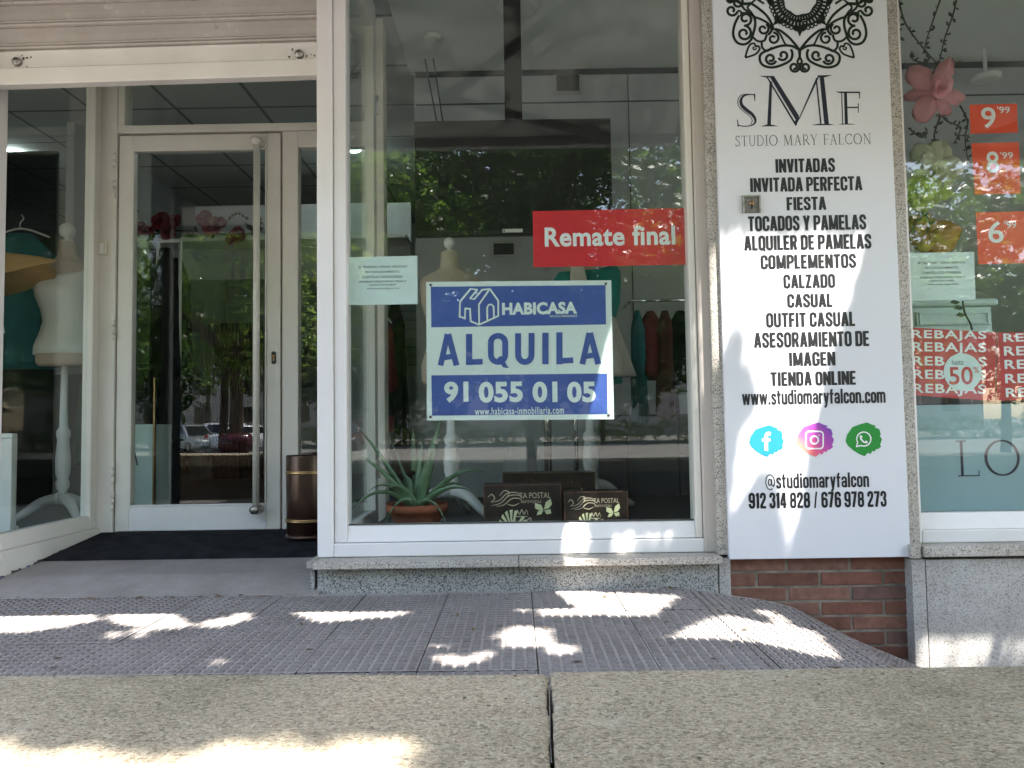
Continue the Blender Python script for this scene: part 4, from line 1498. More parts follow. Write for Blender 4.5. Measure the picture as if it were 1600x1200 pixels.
def stroke5(pts, w, m=None, yy=TY):
    P = pxy([E5(p) for p in pts], PY)
    k = mpp(PY) / 5.0
    W = [q * k for q in w] if isinstance(w, list) else w * k
    if m is None:
        W = [q * 1.22 for q in W] if isinstance(W, list) else W * 1.22
    b.ribbon(P, W, yy - 0.00005 * (cnt[0] % 11), m or M['ink_green'])
    cnt[0] += 1


def mir(pts):
    return [(1394 - x, y) for x, y in pts]


def spiral(cx, cy, r0, r1, a0, a1, n=26):
    return [(cx + (r0 + (r1 - r0) * k / n) * math.cos(R(a0 + (a1 - a0) * k / n)), cy + (r0 + (r1 - r0) * k / n) * math.sin(R(a0 + (a1 - a0) * k / n))) for k in range(n + 1)]


half = [
    (spiral(655, 525, 44, 12, -60, 480), 17), (smooth_path([(676, 488), (697, 440), (700, 395)]), 15),
    (smooth_path([(697, 395), (640, 362), (560, 358), (470, 385), (398, 420), (385, 465), (410, 510), (480, 528), (560, 508), (625, 470), (640, 420), (628, 385)]), 17),
    (spiral(567, 432, 42, 14, 150, -240), 17), (spiral(470, 460, 46, 14, 20, 500), 17),
    (smooth_path([(272, 452), (285, 400), (308, 352), (340, 340), (356, 365), (372, 360), (384, 385), (350, 425), (272, 452)]), 13),
    (spiral(342, 376, 16, 5, 0, 300, 12), 10),
    (spiral(262, 262, 62, 16, -90, 400), 17), (spiral(272, 148, 54, 14, 90, -330), 17),
    (smooth_path([(225, 120), (190, 190), (178, 270), (205, 330), (262, 348), (312, 318), (336, 255), (350, 190), (340, 130), (300, 105), (240, 105)]), 17),
    (spiral(166, 82, 46, 13, 10, 420), 17), (smooth_path([(212, 82), (240, 95), (236, 130)]), 14),
    (spiral(412, 228, 46, 13, -60, 360), 16), (smooth_path([(330, 130), (390, 150), (450, 185), (478, 235), (450, 275)]), 16),
    (spiral(490, 302, 48, 13, -90, 330), 16), (smooth_path([(330, 290), (370, 322), (420, 318), (440, 270)]), 15),
    (smooth_path([(400, 330), (405, 372), (440, 400), (480, 372)]), 15),
    (smooth_path([(500, 228), (545, 240), (610, 290), (660, 345), (697, 392)]), 17),
    (smooth_path([(500, 228), (545, 270), (575, 330), (590, 352)]), 13),
    (smooth_path([(318, 28), (380, 70), (440, 125), (480, 190), (490, 238)]), 17),
    (smooth_path([(318, 28), (290, 60), (320, 100), (345, 150)]), 14),
    (smooth_path([(318, 28), (250, 30), (200, 5), (150, -30)]), 20), (smooth_path([(318, 28), (360, -10), (420, -50)]), 15),
    (smooth_path([(240, 30), (262, 70), (300, 95)]), 15),
    (spiral(210, -40, 46, 12, 60, -320), 17), (spiral(150, -5, 30, 9, 0, 400), 15),
]
for pts, w in half:
    for q in (pts, mir(pts)):
        stroke5(q, w)
        up_ = [(x, -y - 20) for x, y in q]
        stroke5(up_, w)
# inner wreath of loops and leaf points
for k in range(44):
    a = 2 * math.pi * k / 44
    for rr_, rad, w in ((150, 15, 9), (196, 19, 10), (232, 13, 9)):
        aa = a + (0.07 if rr_ == 196 else 0)
        cx, cy = 697 + rr_ * math.cos(aa), -10 + rr_ * 1.02 * math.sin(aa)
        stroke5([(cx + rad * math.cos(R(t)), cy + rad * math.sin(R(t))) for t in range(0, 391, 30)], w)
for rr_ in (133, 172, 214):
    stroke5([(697 + (rr_ + 5 * math.sin(R(t * 8))) * math.cos(R(t)), -10 + (rr_ + 5 * math.sin(R(t * 8))) * math.sin(R(t))) for t in range(0, 364, 4)], 12)
for k in range(8):
    a = R(90 + 45 * k)
    ca, sa = math.cos(a), math.sin(a)
    stroke5([(697 + 225 * ca, -10 + 225 * sa), (697 + 262 * ca, -10 + 262 * sa), (697 + 297 * ca, -10 + 297 * sa)], [60, 26, 1])
    for d in (-0.13, 0.13):
        stroke5([(697 + 215 * math.cos(a + d), -10 + 215 * math.sin(a + d)), (697 + 262 * math.cos(a + d * 0.8), -10 + 262 * math.sin(a + d * 0.8))], [40, 2])
b.build('emblem', sign)

b = MB()
pcount = [0]


def poly5(pts, m=None):
    P = pxy([E5(p) for p in pts], PY)
    n = len(P)
    a = sum(P[i][0] * P[(i + 1) % n][1] - P[(i + 1) % n][0] * P[i][1] for i in range(n))
    if a < 0:
        P = P[::-1]
    y = TY - 0.00006 * (pcount[0] % 9)
    pcount[0] += 1
    b.add([(x, y, z) for x, z in P], [tuple(range(n))], m or M['ink_navy'])


for pl in ([(380, 594), (498, 594), (498, 606), (430, 606)], [(462, 630), (482, 640), (472, 980), (443, 980)],
           [(462, 600), (500, 600), (692, 905), (670, 945)], [(436, 603), (449, 603), (668, 965), (662, 982)],
           [(655, 955), (667, 990), (694, 925), (684, 900)], [(826, 610), (850, 598), (696, 930), (671, 968)],
           [(852, 598), (886, 598), (926, 976), (890, 976)], [(824, 650), (834, 636), (868, 976), (857, 976)],
           [(836, 590), (952, 587), (900, 604), (836, 606)], [(390, 988), (530, 988), (478, 974), (440, 974)], [(788, 978), (972, 978), (928, 968), (845, 968)],
           [(1043, 722), (1066, 722), (1074, 972), (1050, 972)], [(1021, 722), (1028, 722), (1036, 972), (1029, 972)],
           [(975, 716), (1168, 716), (1168, 728), (1010, 728)], [(1158, 716), (1168, 716), (1168, 772), (1163, 772)],
           [(1064, 835), (1156, 836), (1156, 845), (1064, 845)], [(1150, 810), (1157, 806), (1158, 884), (1152, 880)], [(995, 974), (1138, 974), (1090, 967), (1030, 967)],
           [(338, 735), (350, 733), (350, 790), (345, 790)], [(208, 935), (214, 935), (222, 988), (212, 990)]):
    poly5(pl)
sp = smooth_path([(344, 742), (300, 740), (258, 752), (238, 785), (246, 825), (284, 862), (326, 895), (350, 935), (342, 968), (300, 985), (250, 986), (214, 978)])
n = len(sp)
stroke5([tuple(p) for p in sp], [8 + 20 * math.sin(math.pi * min(1, k / (n - 1) * 1.15)) ** 2 for k in range(n)], M['ink_navy'])
sp2 = smooth_path([(296, 735), (240, 745), (214, 785), (222, 832), (262, 872), (306, 906), (326, 940), (316, 972)])
stroke5([tuple(p) for p in sp2], 6, M['ink_navy'])
b.build('monogram', sign)

# three brushed badges with white symbols
prof = [(0.02, 0.55), (0.06, 0.36), (0.2, 0.14), (0.42, 0.05), (0.6, 0.0), (0.72, 0.06), (0.84, 0.10), (0.8, 0.14), (0.93, 0.2), (0.97, 0.36), (0.94, 0.39), (1.0, 0.5),
        (0.95, 0.66), (0.98, 0.71), (0.88, 0.80), (0.86, 0.77), (0.80, 0.86), (0.74, 0.84), (0.70, 0.93), (0.62, 0.90), (0.53, 1.0), (0.38, 0.93), (0.22, 0.82), (0.08, 0.68)]
badges = {}
for name, m, bx0, by0, bx1, by1 in (('fb', 'fb', 1169, 664, 1225, 714), ('ig', 'ig', 1243, 660, 1303, 714), ('wa', 'wa', 1320, 660, 1378, 713)):
    bb = MB()
    P = pxy([(bx0 + u * (bx1 - bx0), by0 + v * (by1 - by0)) for u, v in prof], PY)
    n = len(P)
    bb.add([(x, TY, z) for x, z in P][::-1], [tuple(range(n))], M[m])
    S_ = MB()
    SY = TY - 0.0004
    k = mpp(PY)

    def pr(pts, w, dy=0.0, closed=False):
        S_.ribbon(pxy(pts, PY), w * k, SY - dy, M['print_white'])

    if name == 'fb':
        pr(smooth_path([(1204, 678), (1199.5, 677.5), (1197.2, 681), (1197, 686), (1197, 704)]), 5.4)
        pr([(1190.5, 687.5), (1203.5, 687.2)], 4.2, 0.0001)
    elif name == 'ig':
        sq = []
        for cx, cy, a0 in ((1281, 679, -90), (1281, 696, 0), (1264, 696, 90), (1264, 679, 180)):
            sq += [(cx + 5 * math.cos(R(a0 + t)), cy + 5 * math.sin(R(a0 + t))) for t in (0, 30, 60, 90)]
        sq.append(sq[0])
        pr(sq, 2.3)
        pr(arc(1272.5, 687.5, 6, 6, 0, 360, 24), 2.5, 0.0001)
        pr([(1279.0, 680.3), (1280.6, 680.3)], 2.0, 0.0002)
    else:
        pr(arc(1349.5, 686, 11, 11, 150, 478, 28), 1.9)
        pr([(1340, 691.5), (1337.8, 698.2)], 1.9, 0.0001)
        pr([(1337.5, 698), (1345, 696.1)], 1.9, 0.0002)
        pr(smooth_path([(1344.2, 681.5), (1345.2, 686), (1349.5, 690.6), (1354.2, 691.4)]), 2.6, 0.0003)
        pr([(1343.8, 680.6), (1346.6, 683.8)], 3.0, 0.0004)
        pr([(1352, 689.3), (1355.2, 691.4)], 3.0, 0.0005)
    o = bb.build('badge', sign)
    S_.build('symbol', o)

# steel lock plate let into the sign
lk = empty('lock_plate', 'small square steel key lock set into the white sign board', 'lock')
c = at(1173.5, 319.5, PY)
h = 0.0345
b = MB()
b.box(c.x - h, c.x + h, PY - 0.004, PY - 0.0005, c.z - h, c.z + h, M['lockgrey'])
b.build('plate', lk, 0.001)
b = MB()
for sx in (-1, 1):
    b.box(c.x + sx * (h - 0.003) - 0.003, c.x + sx * (h - 0.003) + 0.003, PY - 0.011, PY - 0.0042, c.z - h, c.z + h, M['steel'])
b.box(c.x - h + 0.0062, c.x + h - 0.0062, PY - 0.011, PY - 0.0042, c.z + h - 0.006, c.z + h, M['steel'])
b.build('rim', lk)
b = MB()
b.tube([(c.x + 0.001, PY - 0.009, c.z + 0.004), (c.x + 0.001, PY - 0.0042, c.z + 0.004)], 0.009, M['brass'], 16)
b.box(c.x - 0.0016, c.x + 0.0036, PY - 0.0098, PY - 0.0044, c.z - 0.018, c.z + 0.004, M['black'])
b.build('keyhole', lk)

# ------------------------------------------------------------------ sheets on the main window
IY = GY + 0.012                                   # just behind the pane
FY = IY


def flat_sign(name, label, cat, corners, m, th=0.003, group=None, Y=FY):
    t = empty(name, label, cat, group)
    s = MB()
    quad(s, corners, Y, m, th)
    s.build('board' if th > 0.002 else 'sheet', t)
    return t


rs = flat_sign('sale_banner', 'red banner with white words, stuck inside the window beside the pillar', 'banner', [(832.5, 330), (1069, 325), (1071, 413.5), (833.5, 417.5)], M['red'], 0.0015)
b = MB()
text(b, 'Remate final', 850, 353, 1056, 384.5, FY - 0.0006, M['print_white'], 0.028, 1.05)
b.build('lettering', rs)

als = flat_sign('rental_sign', 'blue and white rental board with house logo and phone number', 'sign', [(666, 440.5), (955, 438), (959.5, 655), (667, 657)], M['sign_white'], 0.004)
b = MB()
quad(b, [(673, 448), (946, 445.5), (947, 507), (674, 511.5)], FY - 0.0006, M['blue'])
quad(b, [(674, 586.5), (948.5, 583.5), (949.5, 647), (675, 649.5)], FY - 0.0006, M['blue'])
text(b, 'HABICASA', 784, 472, 902, 491.5, FY - 0.0012, M['sign_white'], 0.045, 1.03)
text(b, 'SERVICIOS INMOBILIARIOS', 859, 492.3, 902, 495.6, FY - 0.0012, M['sign_white'], 0.01)
text(b, 'www.habicasa-inmobiliaria.com', 742, 636, 881, 647.5, FY - 0.0012, M['sign_white'], 0.014, 1.12)
for body, p0, p1 in (('91', 694, 732), ('055', 748, 817), ('01', 832, 871), ('05', 886, 930.5)):
    text(b, body, p0, 596, p1, 629, FY - 0.0012, M['sign_white'], 0.042, 1.06)


# big rounded capitals of the rental board: strokes on a 5.16x enlargement, origin (660, 430)
def A5(p):
    return (660 + p[0] / 5.161, 430 + p[1] / 5.161)


ac = [0]


def sA(pts, w):
    P = pxy([A5(p) for p in pts], FY)
    b.ribbon(P, w * mpp(FY) / 5.161, FY - 0.0012 - 0.00005 * (ac[0] % 13), M['blue'])
    ac[0] += 1


for ox in (0, 1143):
    dy = -10 if ox else 0
    sA([(203 + ox, 475 + dy), (146 + ox, 728 + dy)], 46)
    sA([(208 + ox, 475 + dy), (276 + ox, 728 + dy)], 48)
    sA([(166 + ox, 666 + dy), (256 + ox, 652 + dy)], 44)
sA([(377, 474), (377, 724)], 50)
sA([(353, 702), (486, 697)], 46)
sA(arc(610, 545, 58, 56, -180, 0, 14) + arc(610, 640, 58, 60, 0, 180, 14) + [(552, 545)], 47)
sA([(618, 660), (668, 736)], 36)
sA([(664, 742), (694, 740)], 14)
sA([(772, 468)] + arc(826, 640, 54, 60, 180, 0, 16) + [(880, 466)], 48)
sA([(992, 464), (992, 718)], 50)
sA([(1105, 461), (1105, 718)], 50)
sA([(1081, 692), (1216, 686)], 46)

hc = [0]


def sH(pts, w=14):
    P = pxy([A5(p) for p in pts], FY)
    b.ribbon(P, w * mpp(FY) / 5.161, FY - 0.0012 - 0.00005 * (hc[0] % 13), M['sign_white'])
    hc[0] += 1


for q in ([(300, 342), (304, 215), (388, 112)], [(304, 212), (388, 110), (445, 118)], [(445, 116), (382, 190)], [(380, 186), (418, 194), (486, 114)], [(480, 118), (545, 112)],
          [(543, 110), (612, 206), (612, 330)], [(300, 332), (348, 352)], [(342, 350), (346, 264)], [(342, 268), (388, 272)], [(384, 268), (390, 378)], [(386, 370), (458, 400), (614, 328)],
          [(458, 400), (456, 236), (536, 122)], [(524, 360), (522, 262), (534, 240), (556, 236), (574, 252), (578, 345)]):
    sH(q)
b.build('lettering', als)
for k, (px, py) in enumerate(((673, 445.5), (946.5, 443.5), (673, 651.5), (951, 648))):
    c = at(px, py, FY)
    b = MB()
    b.tube([(c.x, FY - 0.0025, c.z), (c.x, FY + 0.0005, c.z)], 0.0062, M['steel'], 14)
    b.tube([(c.x, FY - 0.0029, c.z), (c.x, FY - 0.0024, c.z)], 0.0036, M['black'], 12)
    b.build('eyelet', als)

note_lines = (('SE TRASPASA TIENDA, NEGOCIO', 0.145, 0.86, 0.19, 0.245), ('EN FUNCIONAMIENTO,', 0.25, 0.755, 0.295, 0.35), ('CLIENTELA CONSOLIDADA.', 0.20, 0.795, 0.395, 0.45),
              ('INTERESADOS PREGUNTAR EN TIENDA O', 0.165, 0.84, 0.50, 0.54), ('CONTACTAR CON MARY', 0.30, 0.70, 0.57, 0.61), ('studiomaryfalcon@gmail.com', 0.27, 0.74, 0.645, 0.69))


def note(label, corners, Y):
    t = flat_sign('paper_notice', label, 'notice', corners, M['paper'], 0.0006, 'printed notices on the glass', Y)
    s = MB()
    (ax, ay), (bx, by), _, (dx, dy) = corners
    for body, u0, u1, v0, v1 in note_lines:
        um, vm = (u0 + u1) / 2, (v0 + v1) / 2
        cx = ax + (bx - ax) * um + (dx - ax) * vm
        cy = ay + (by - ay) * um + (dy - ay) * vm
        w, h = (bx - ax) * (u1 - u0), (dy - ay) * (v1 - v0)
        text(s, body, cx - w / 2, cy - h / 2, cx + w / 2, cy + h / 2, Y - 0.0005, M['paper_ink'], 0.012)
    s.build('lettering', t)


note('pale typed notice on the main window, left of the blue rental board', [(543, 402), (652, 399.5), (652.5, 475), (544, 477)], IY)
note('pale typed notice on the glass above the red paper posters', [(1418, 395.5), (1522, 393.5), (1524.5, 468), (1422, 470)], IY)

# price cards, posters, frosted band on the right hand window
for lbl, big, q, tb, ts in (('topmost price card, orange red, reading nine ninety nine', '9', [(1515, 163.5), (1589, 162), (1590.5, 207), (1516.5, 209)], (1533, 167, 1556, 201), (1558, 166, 1578, 177)),
                            ('middle price card, orange red, reading eight ninety nine', '8', [(1518, 224), (1592, 222), (1595, 302.5), (1523, 304)], (1541, 236, 1561, 271), (1562.5, 237, 1583, 248)),
                            ('lowest price card, orange red, reading six ninety nine', '6', [(1524.5, 332), (1602, 330), (1606, 411), (1529, 413)], (1544, 345, 1568, 380), (1569.5, 345, 1588, 357))):
    t = flat_sign('price_card', lbl, 'price card', q, M['orange'], 0.0008, 'orange price cards on the glass', IY)
    b = MB()
    text(b, big, *tb, IY - 0.0005, M['print_white'], 0.012)
    text(b, "'99", *ts, IY - 0.0005, M['print_white'], 0.008)
    b.build('lettering', t)

post = flat_sign('sale_poster', 'red sale poster with white disc reading fifty per cent', 'poster', [(1424, 511.5), (1557, 519.5), (1555, 627), (1427, 617.5)], M['red_dark'], 0.0008, 'red sale posters', IY)
b = MB()
tl_ = -0.055
for k, (y0, y1, x0, x1) in enumerate(((515, 530, 1424.5, 1541), (536, 553, 1425.5, 1541), (558, 575, 1426, 1541), (579, 596, 1427, 1540), (601, 618, 1427.5, 1540))):
    if k == 0:
        y0, y1 = 517, 532
    text(b, 'REBAJAS', x0, y0 - 1, x1, y1 + 1, IY - 0.0005, M['print_white'], 0.022, 1.12, tl_ * 0.55)
c = at(1504, 581.5, IY)
r = 29.5 * mpp(IY)
b.add([(c.x + r * math.cos(2 * math.pi * k / 40), IY - 0.0009, c.z + r * math.sin(2 * math.pi * k / 40)) for k in range(40)], [tuple(range(40))], M['paper'])
text(b, '50', 1483, 573, 1520, 601, IY - 0.0013, M['red_dark'], 0.012, 1.0, 0)
text(b, 'hasta:', 1487.5, 562, 1506, 570, IY - 0.0013, M['paper_ink'], 0.004)
text(b, '%', 1521, 573, 1530, 583, IY - 0.0013, M['red_dark'], 0.004)
b.build('lettering', post)
post = flat_sign('sale_poster', 'second red sale poster, right of the one with the disc', 'poster', [(1558.5, 519.5), (1690, 517), (1692, 623), (1556.5, 626.5)], M['red_dark'], 0.0008, 'red sale posters', IY)
b = MB()
for k, (y0, y1, x0) in enumerate(((521, 537, 1568), (541, 559, 1569), (562, 580, 1570), (584, 602, 1571), (606, 624, 1572))):
    text(b, 'REBAJAS', x0, y0 - 1, x0 + 116, y1, IY - 0.0005, M['print_white'], 0.022, 1.12, 0.005)
b.build('lettering', post)
b = MB()                                          # frosted film with the word along the bottom of the pane
fx0, fx1 = wx0 + 0.001, 4.2
fz0, fz1 = wz0 + 0.002, Z(632, IY, 1510)
b.box(fx0, fx1, IY + 0.002, IY + 0.003, fz0, fz1, M['frosted'])
ff = part(b, 'frosted_film', 0, 'frosted band with large serif lettering', rw)
b = MB()
YL = IY + 0.0012
for shift, m_, bo in ((0, M['ink_navy'], 0.9),):
    caps(b, 'LOOK', 1494, 687, 1711, 742.5, YL, m_, 0.06, bo)
p = at(1503, 715, YL)
b.build('lettering', ff)
b = MB()                                          # dark slotted tray behind the posters
tz0, tz1 = Z(634, 0.2, 1500), Z(618, 0.2, 1500)
b.box(X(1425, 0.2, 620), X(1760, 0.2, 620), 0.16, 0.5, tz0, tz0 + 0.01, M['black'])
for k in range(9):
    x = X(1428 + 40 * k, 0.2, 620)
    b.box(x, x + 0.01, 0.16, 0.5, tz0 + 0.0102, tz1 + 0.01, M['alu'])
b.box(X(1425, 0.2, 620), X(1760, 0.2, 620), 0.24, 0.46, 0.216, tz0 - 0.001, M['panelgrey'])
solo(b, 'display_stand', 'dark slotted display stand behind the frosted glass band', 'display stand')

# ------------------------------------------------------------------ things inside the shop
# television hung from the ceiling
tv = empty('television', 'black flat television hung from the ceiling by a dark pole', 'television')
TVY = 0.80
p, q = at(649, 369, TVY), at(954, 184, TVY)
b = MB()
b.box(p.x, q.x, TVY, TVY + 0.05, p.z, q.z, M['black'])
b.build('case', tv, 0.005)
b = MB()
b.box(p.x + 0.010, q.x - 0.010, TVY - 0.0015, TVY - 0.0005, p.z + 0.022, q.z - 0.010, M['screen'])
b.build('screen', tv)
b = MB()
c = at(801, 360.5, TVY)
b.box(c.x - 0.05, c.x + 0.05, TVY - 0.003, TVY - 0.001, c.z - 0.0085, c.z + 0.0085, M['print_white'])
b.box(c.x - 0.047, c.x - 0.038, TVY - 0.0035, TVY - 0.003, c.z - 0.004, c.z + 0.004, M['ink'])
b.build('sticker', tv)
b = MB()
b.box(X(787.5, 0.87, 90), X(814.5, 0.87, 90), 0.852, 0.90, q.z - 0.3, 2.958, M['black'])
b.build('pole', tv, 0.003)
b = MB()
for px in (667, 680):
    a = at(px, 102, 1.7)
    e = at(px + 17 if px == 667 else px + 13, 184, 0.86)
    b.tube([(a.x, 1.6, 2.9), (e.x, 0.86, e.z - 0.05)], 0.004, M['black'], 6)
b.build('cable', tv)


def torso(mb, c, s, m, z0=0.0, tilt=0.0, top_only=False, dz=0):
    """female dress form; c = middle of the waist-level base, s = scale; rings up from the hip"""
    pr_ = [(0.00, 0.150, 0.105, 0), (0.02, 0.165, 0.118, 0), (0.10, 0.168, 0.122, 0.0), (0.20, 0.142, 0.100, 0.005), (0.27, 0.122, 0.086, 0.008), (0.34, 0.130, 0.092, 0.0), (0.42, 0.152, 0.118, -0.018),
           (0.47, 0.162, 0.122, -0.022), (0.52, 0.166, 0.110, -0.012), (0.57, 0.172, 0.092, 0.0), (0.61, 0.165, 0.075, 0.006), (0.635, 0.125, 0.066, 0.01), (0.652, 0.082, 0.058, 0.012), (0.675, 0.056, 0.053, 0.012), (0.72, 0.050, 0.050, 0.008), (0.76, 0.049, 0.049, 0.006), (0.765, 0.042, 0.042, 0.006)]
    rings = []
    for z, rx, ry, oy in pr_:
        rings.append([Vector((c[0] + s * rx * math.cos(2 * math.pi * k / 32), c[1] + s * (oy + ry * math.sin(2 * math.pi * k / 32)), c[2] + s * z)) for k in range(32)])
    mb.rings(rings, m)
    return c[2] + s * 0.765


def baluster(mb, x, y, z0, z1, m, s=1.0):
    h = z1 - z0
    mb.lathe((x, y, 0), [(z0, 0.022 * s), (z0 + 0.10 * h, 0.024 * s), (z0 + 0.12 * h, 0.034 * s), (z0 + 0.16 * h, 0.036 * s), (z0 + 0.18 * h, 0.028 * s), (z0 + 0.22 * h, 0.037 * s), (z0 + 0.32 * h, 0.040 * s),
                         (z0 + 0.46 * h, 0.030 * s), (z0 + 0.49 * h, 0.036 * s), (z0 + 0.52 * h, 0.036 * s), (z0 + 0.55 * h, 0.022 * s), (z0 + 0.7 * h, 0.020 * s), (z1, 0.017 * s)], m)


def tripod(t, x, y, z, m, a0, L=0.27):
    for k in range(3):
        a = a0 + 2 * math.pi * k / 3
        lg = MB()
        pts = [(x + 0.018 * math.cos(a), y + 0.018 * math.sin(a), z + 0.135), (x + 0.40 * L * math.cos(a), y + 0.40 * L * math.sin(a), z + 0.115), (x + 0.72 * L * math.cos(a), y + 0.72 * L * math.sin(a), z + 0.055), (x + L * math.cos(a), y + L * math.sin(a), z + 0.014)]
        sm2 = smooth_path(pts, 4)
        lg.tube(sm2, [0.034 - 0.017 * i / (len(sm2) - 1) for i in range(len(sm2))], m, 8)
        lg.build('leg', t)


def mannequin(label, x, y, zf, zhip, s, a0, finial=1.0, group='dress forms in the shop', skin='bust'):
    t = empty('mannequin', label, 'mannequin', group)
    mb_ = MB()
    ztop = torso(mb_, (x, y, zhip), s, M[skin])
    mb_.build('torso', t)
    if finial:
        f_ = MB()
        f_.lathe((x, y + 0.006, 0), [(ztop - 0.004, 0.040 * s), (ztop + 0.01, 0.036 * s), (ztop + 0.018, 0.018 * s), (ztop + 0.028, 0.018 * s), (ztop + 0.036, 0.034 * s), (ztop + 0.052, 0.047 * s), (ztop + 0.075, 0.048 * s), (ztop + 0.098, 0.036 * s), (ztop + 0.112, 0.012 * s)], M['lacquer'])
        f_.v = [(x + (p_[0] - x) * finial, y + (p_[1] - y) * finial, ztop + (p_[2] - ztop) * finial) for p_ in f_.v]
        f_.build('finial', t)
    p_ = MB()
    baluster(p_, x, y, zf + 0.10, zhip + 0.01, M['lacquer'])
    p_.build('stand', t)
    tripod(t, x, y, zf, M['lacquer'], a0)
    return t


def top_cloth(x, y, zh, s, m, zs, folds=0.0):
    """close fitting garment over the dress form, zs = (fraction of height, extra)"""
    o = MB()
    rings = []
    for z, rx, ry, oy in zs:
        rings.append([Vector((x + s * (rx + folds * math.cos(9 * a)) * math.cos(a), y + s * (oy + (ry + folds * math.cos(9 * a + 1)) * math.sin(a)), zh + s * (z + (0.045 * max(0, math.cos(a)) ** 2 if z > 0.5 else 0)))) for a in [2 * math.pi * k / 48 for k in range(48)]])
    o.rings(rings, m, True, True)
    return o


# dress form in a white top in the left window
mx_, my_ = -2.56, 1.36
zh = Z(572, my_, 95)
mq = mannequin('beige dress form in a white strapless top beside the door', mx_, my_, 0.156, zh, 0.93, R(200))
top_cloth(mx_, my_, zh, 0.93, M['bust_white'], [(0.07, 0.178, 0.130, 0), (0.12, 0.176, 0.129, 0), (0.20, 0.150, 0.108, 0.005), (0.27, 0.132, 0.095, 0.008), (0.34, 0.140, 0.102, 0), (0.42, 0.162, 0.128, -0.018), (0.47, 0.170, 0.131, -0.022), (0.515, 0.170, 0.116, -0.014), (0.54, 0.168, 0.108, -0.01)], 0.002).build('top', mq)
b = MB()
b.box(-5.4, X(88, 2.55, 300), 2.55, 2.58, 0.157, Z(236, 2.55, 60), M['darkpanel'])
b.box(X(88, 2.55, 300) + 0.004, X(131, 2.55, 700), 2.555, 2.575, 0.157, Z(585, 2.55, 100), M['darkpanel'])  # low board added only to make this part of the window dark
part(b, 'dark_backdrop', 0, 'very dark panel behind the dress forms, with a low board added to darken the view')
# second dress form, cut by the edge of the photo, with a tan cape
m2x, m2y = -2.84, 0.98
zh2 = Z(532, m2y, 10)
mq = mannequin('dress form in white with a spread tan cape, cut by the picture edge', m2x, m2y, 0.156, zh2, 0.95, R(120))
top_cloth(m2x, m2y, zh2, 0.95, M['bust_white'], [(0.05, 0.18, 0.132, 0), (0.20, 0.150, 0.108, 0.005), (0.27, 0.132, 0.095, 0.008), (0.34, 0.140, 0.102, 0), (0.45, 0.170, 0.131, -0.022), (0.53, 0.170, 0.112, -0.012)], 0.003).build('top', mq)
cp = MB()                                         # stiff flared cape
rings = []
for z, r_ in ((0.0, 0.09), (-0.05, 0.20), (-0.11, 0.33), (-0.18, 0.42)):
    rings.append([Vector((m2x + (r_ + 0.025 * math.cos(7 * a) * (r_ / 0.3)) * math.cos(a) * 1.0, m2y + 0.75 * (r_ + 0.025 * math.cos(7 * a)) * math.sin(a), zh2 + 0.47 + z * (1 - 0.75 * max(0, math.cos(a - 0.3)) ** 3))) for a in [2 * math.pi * k / 56 for k in range(56)]])
cp.rings(rings, M['tan'], True, False)
cpo = cp.build('cape', mq)
md = cpo.modifiers.new('thick', 'SOLIDIFY')
md.thickness = 0.006


def garment(name, label, cat, x, y, ztop, zbot, w_top, w_bot, m, group=None, folds=7, ph=0.0, depth=0.05, hanger=True):
    """cloth hanging from a hanger with real folds"""
    t = empty(name, label, cat, group)
    o = MB()
    rings = []
    n = 72
    H = ztop - zbot
    for j in range(13):
        f_ = j / 12
        sh = min(1.0, 0.35 + 4.0 * f_) if f_ < 0.2 else 1.0
        w = (w_top + (w_bot - w_top) * max(0, (f_ - 0.15)) / 0.85) * sh
        fa = 0.16 * f_
        ring = []
        for k in range(n):
            a = 2 * math.pi * k / n
            r_ = 1 + fa * math.cos(folds * a + ph + 1.2 * f_) + 0.05 * f_ * math.sin(3 * a + ph)
            ring.append(Vector((x + w / 2 * r_ * math.cos(a), y + depth * (0.6 + 0.7 * f_) * r_ * math.sin(a), ztop - H * f_ - (0.02 * math.sin(2 * a + ph) if j == 12 else 0))))
        rings.append(ring)
    o.rings(rings, M[m])
    o.build('cloth', t)
    if hanger:
        hb = MB()
        hb.tube(smooth_path([(x - w_top * 0.42, y, ztop - 0.02), (x, y, ztop + 0.035), (x + w_top * 0.42, y, ztop - 0.02)]), 0.006, M['lacquer'], 8)
        hb.tube(smooth_path([(x, y, ztop + 0.035), (x, y, ztop + 0.07), (x + 0.02, y, ztop + 0.095), (x + 0.005, y, ztop + 0.12)]), 0.003, M['chrome'], 6)
        hb.build('hanger', t)
    return t


garment('dress', 'dark teal dress behind the white dress form, hanging in the side window', 'dress', X(30, 1.60, 450), 1.60, Z(366, 1.60, 38), Z(572, 1.60, 38), 0.42, 0.46, 'teal', None, 9, 0.4, 0.07)
garment('dress', 'bottle green dress low in the dark of the side window', 'dress', X(66, 1.9, 650), 2.4, Z(585, 2.4, 60), Z(725, 2.4, 60), 0.10, 0.12, 'green_cloth', None, 6, 1.4, 0.04, False)
b = MB()                                          # plinth
q = at(25, 677, 0.90)
px1 = q.x
b.box(px1 - 0.30, px1, 0.87, 0.90, 0.157, q.z - 0.024, M['lacquer'])
b.box(px1 - 0.312, px1 + 0.006, 0.862, 0.904, q.z - 0.023, q.z, M['lacquer'])
b.box(px1 - 0.30, px1 - 0.12, 0.9005, 1.1, 0.157, q.z - 0.024, M['lacquer'])
solo(b, 'display_plinth', 'white display plinth at the foot of the side window', 'plinth', bevel=0.003)

# dress form behind the rental board
cx_, cy_ = X(703, 0.80, 500), 0.80
zh3 = Z(600, cy_, 705)
mq = mannequin('bare beige dress form behind the rental board', cx_, cy_, 0.216, zh3, 0.86, R(-42), 0.66)
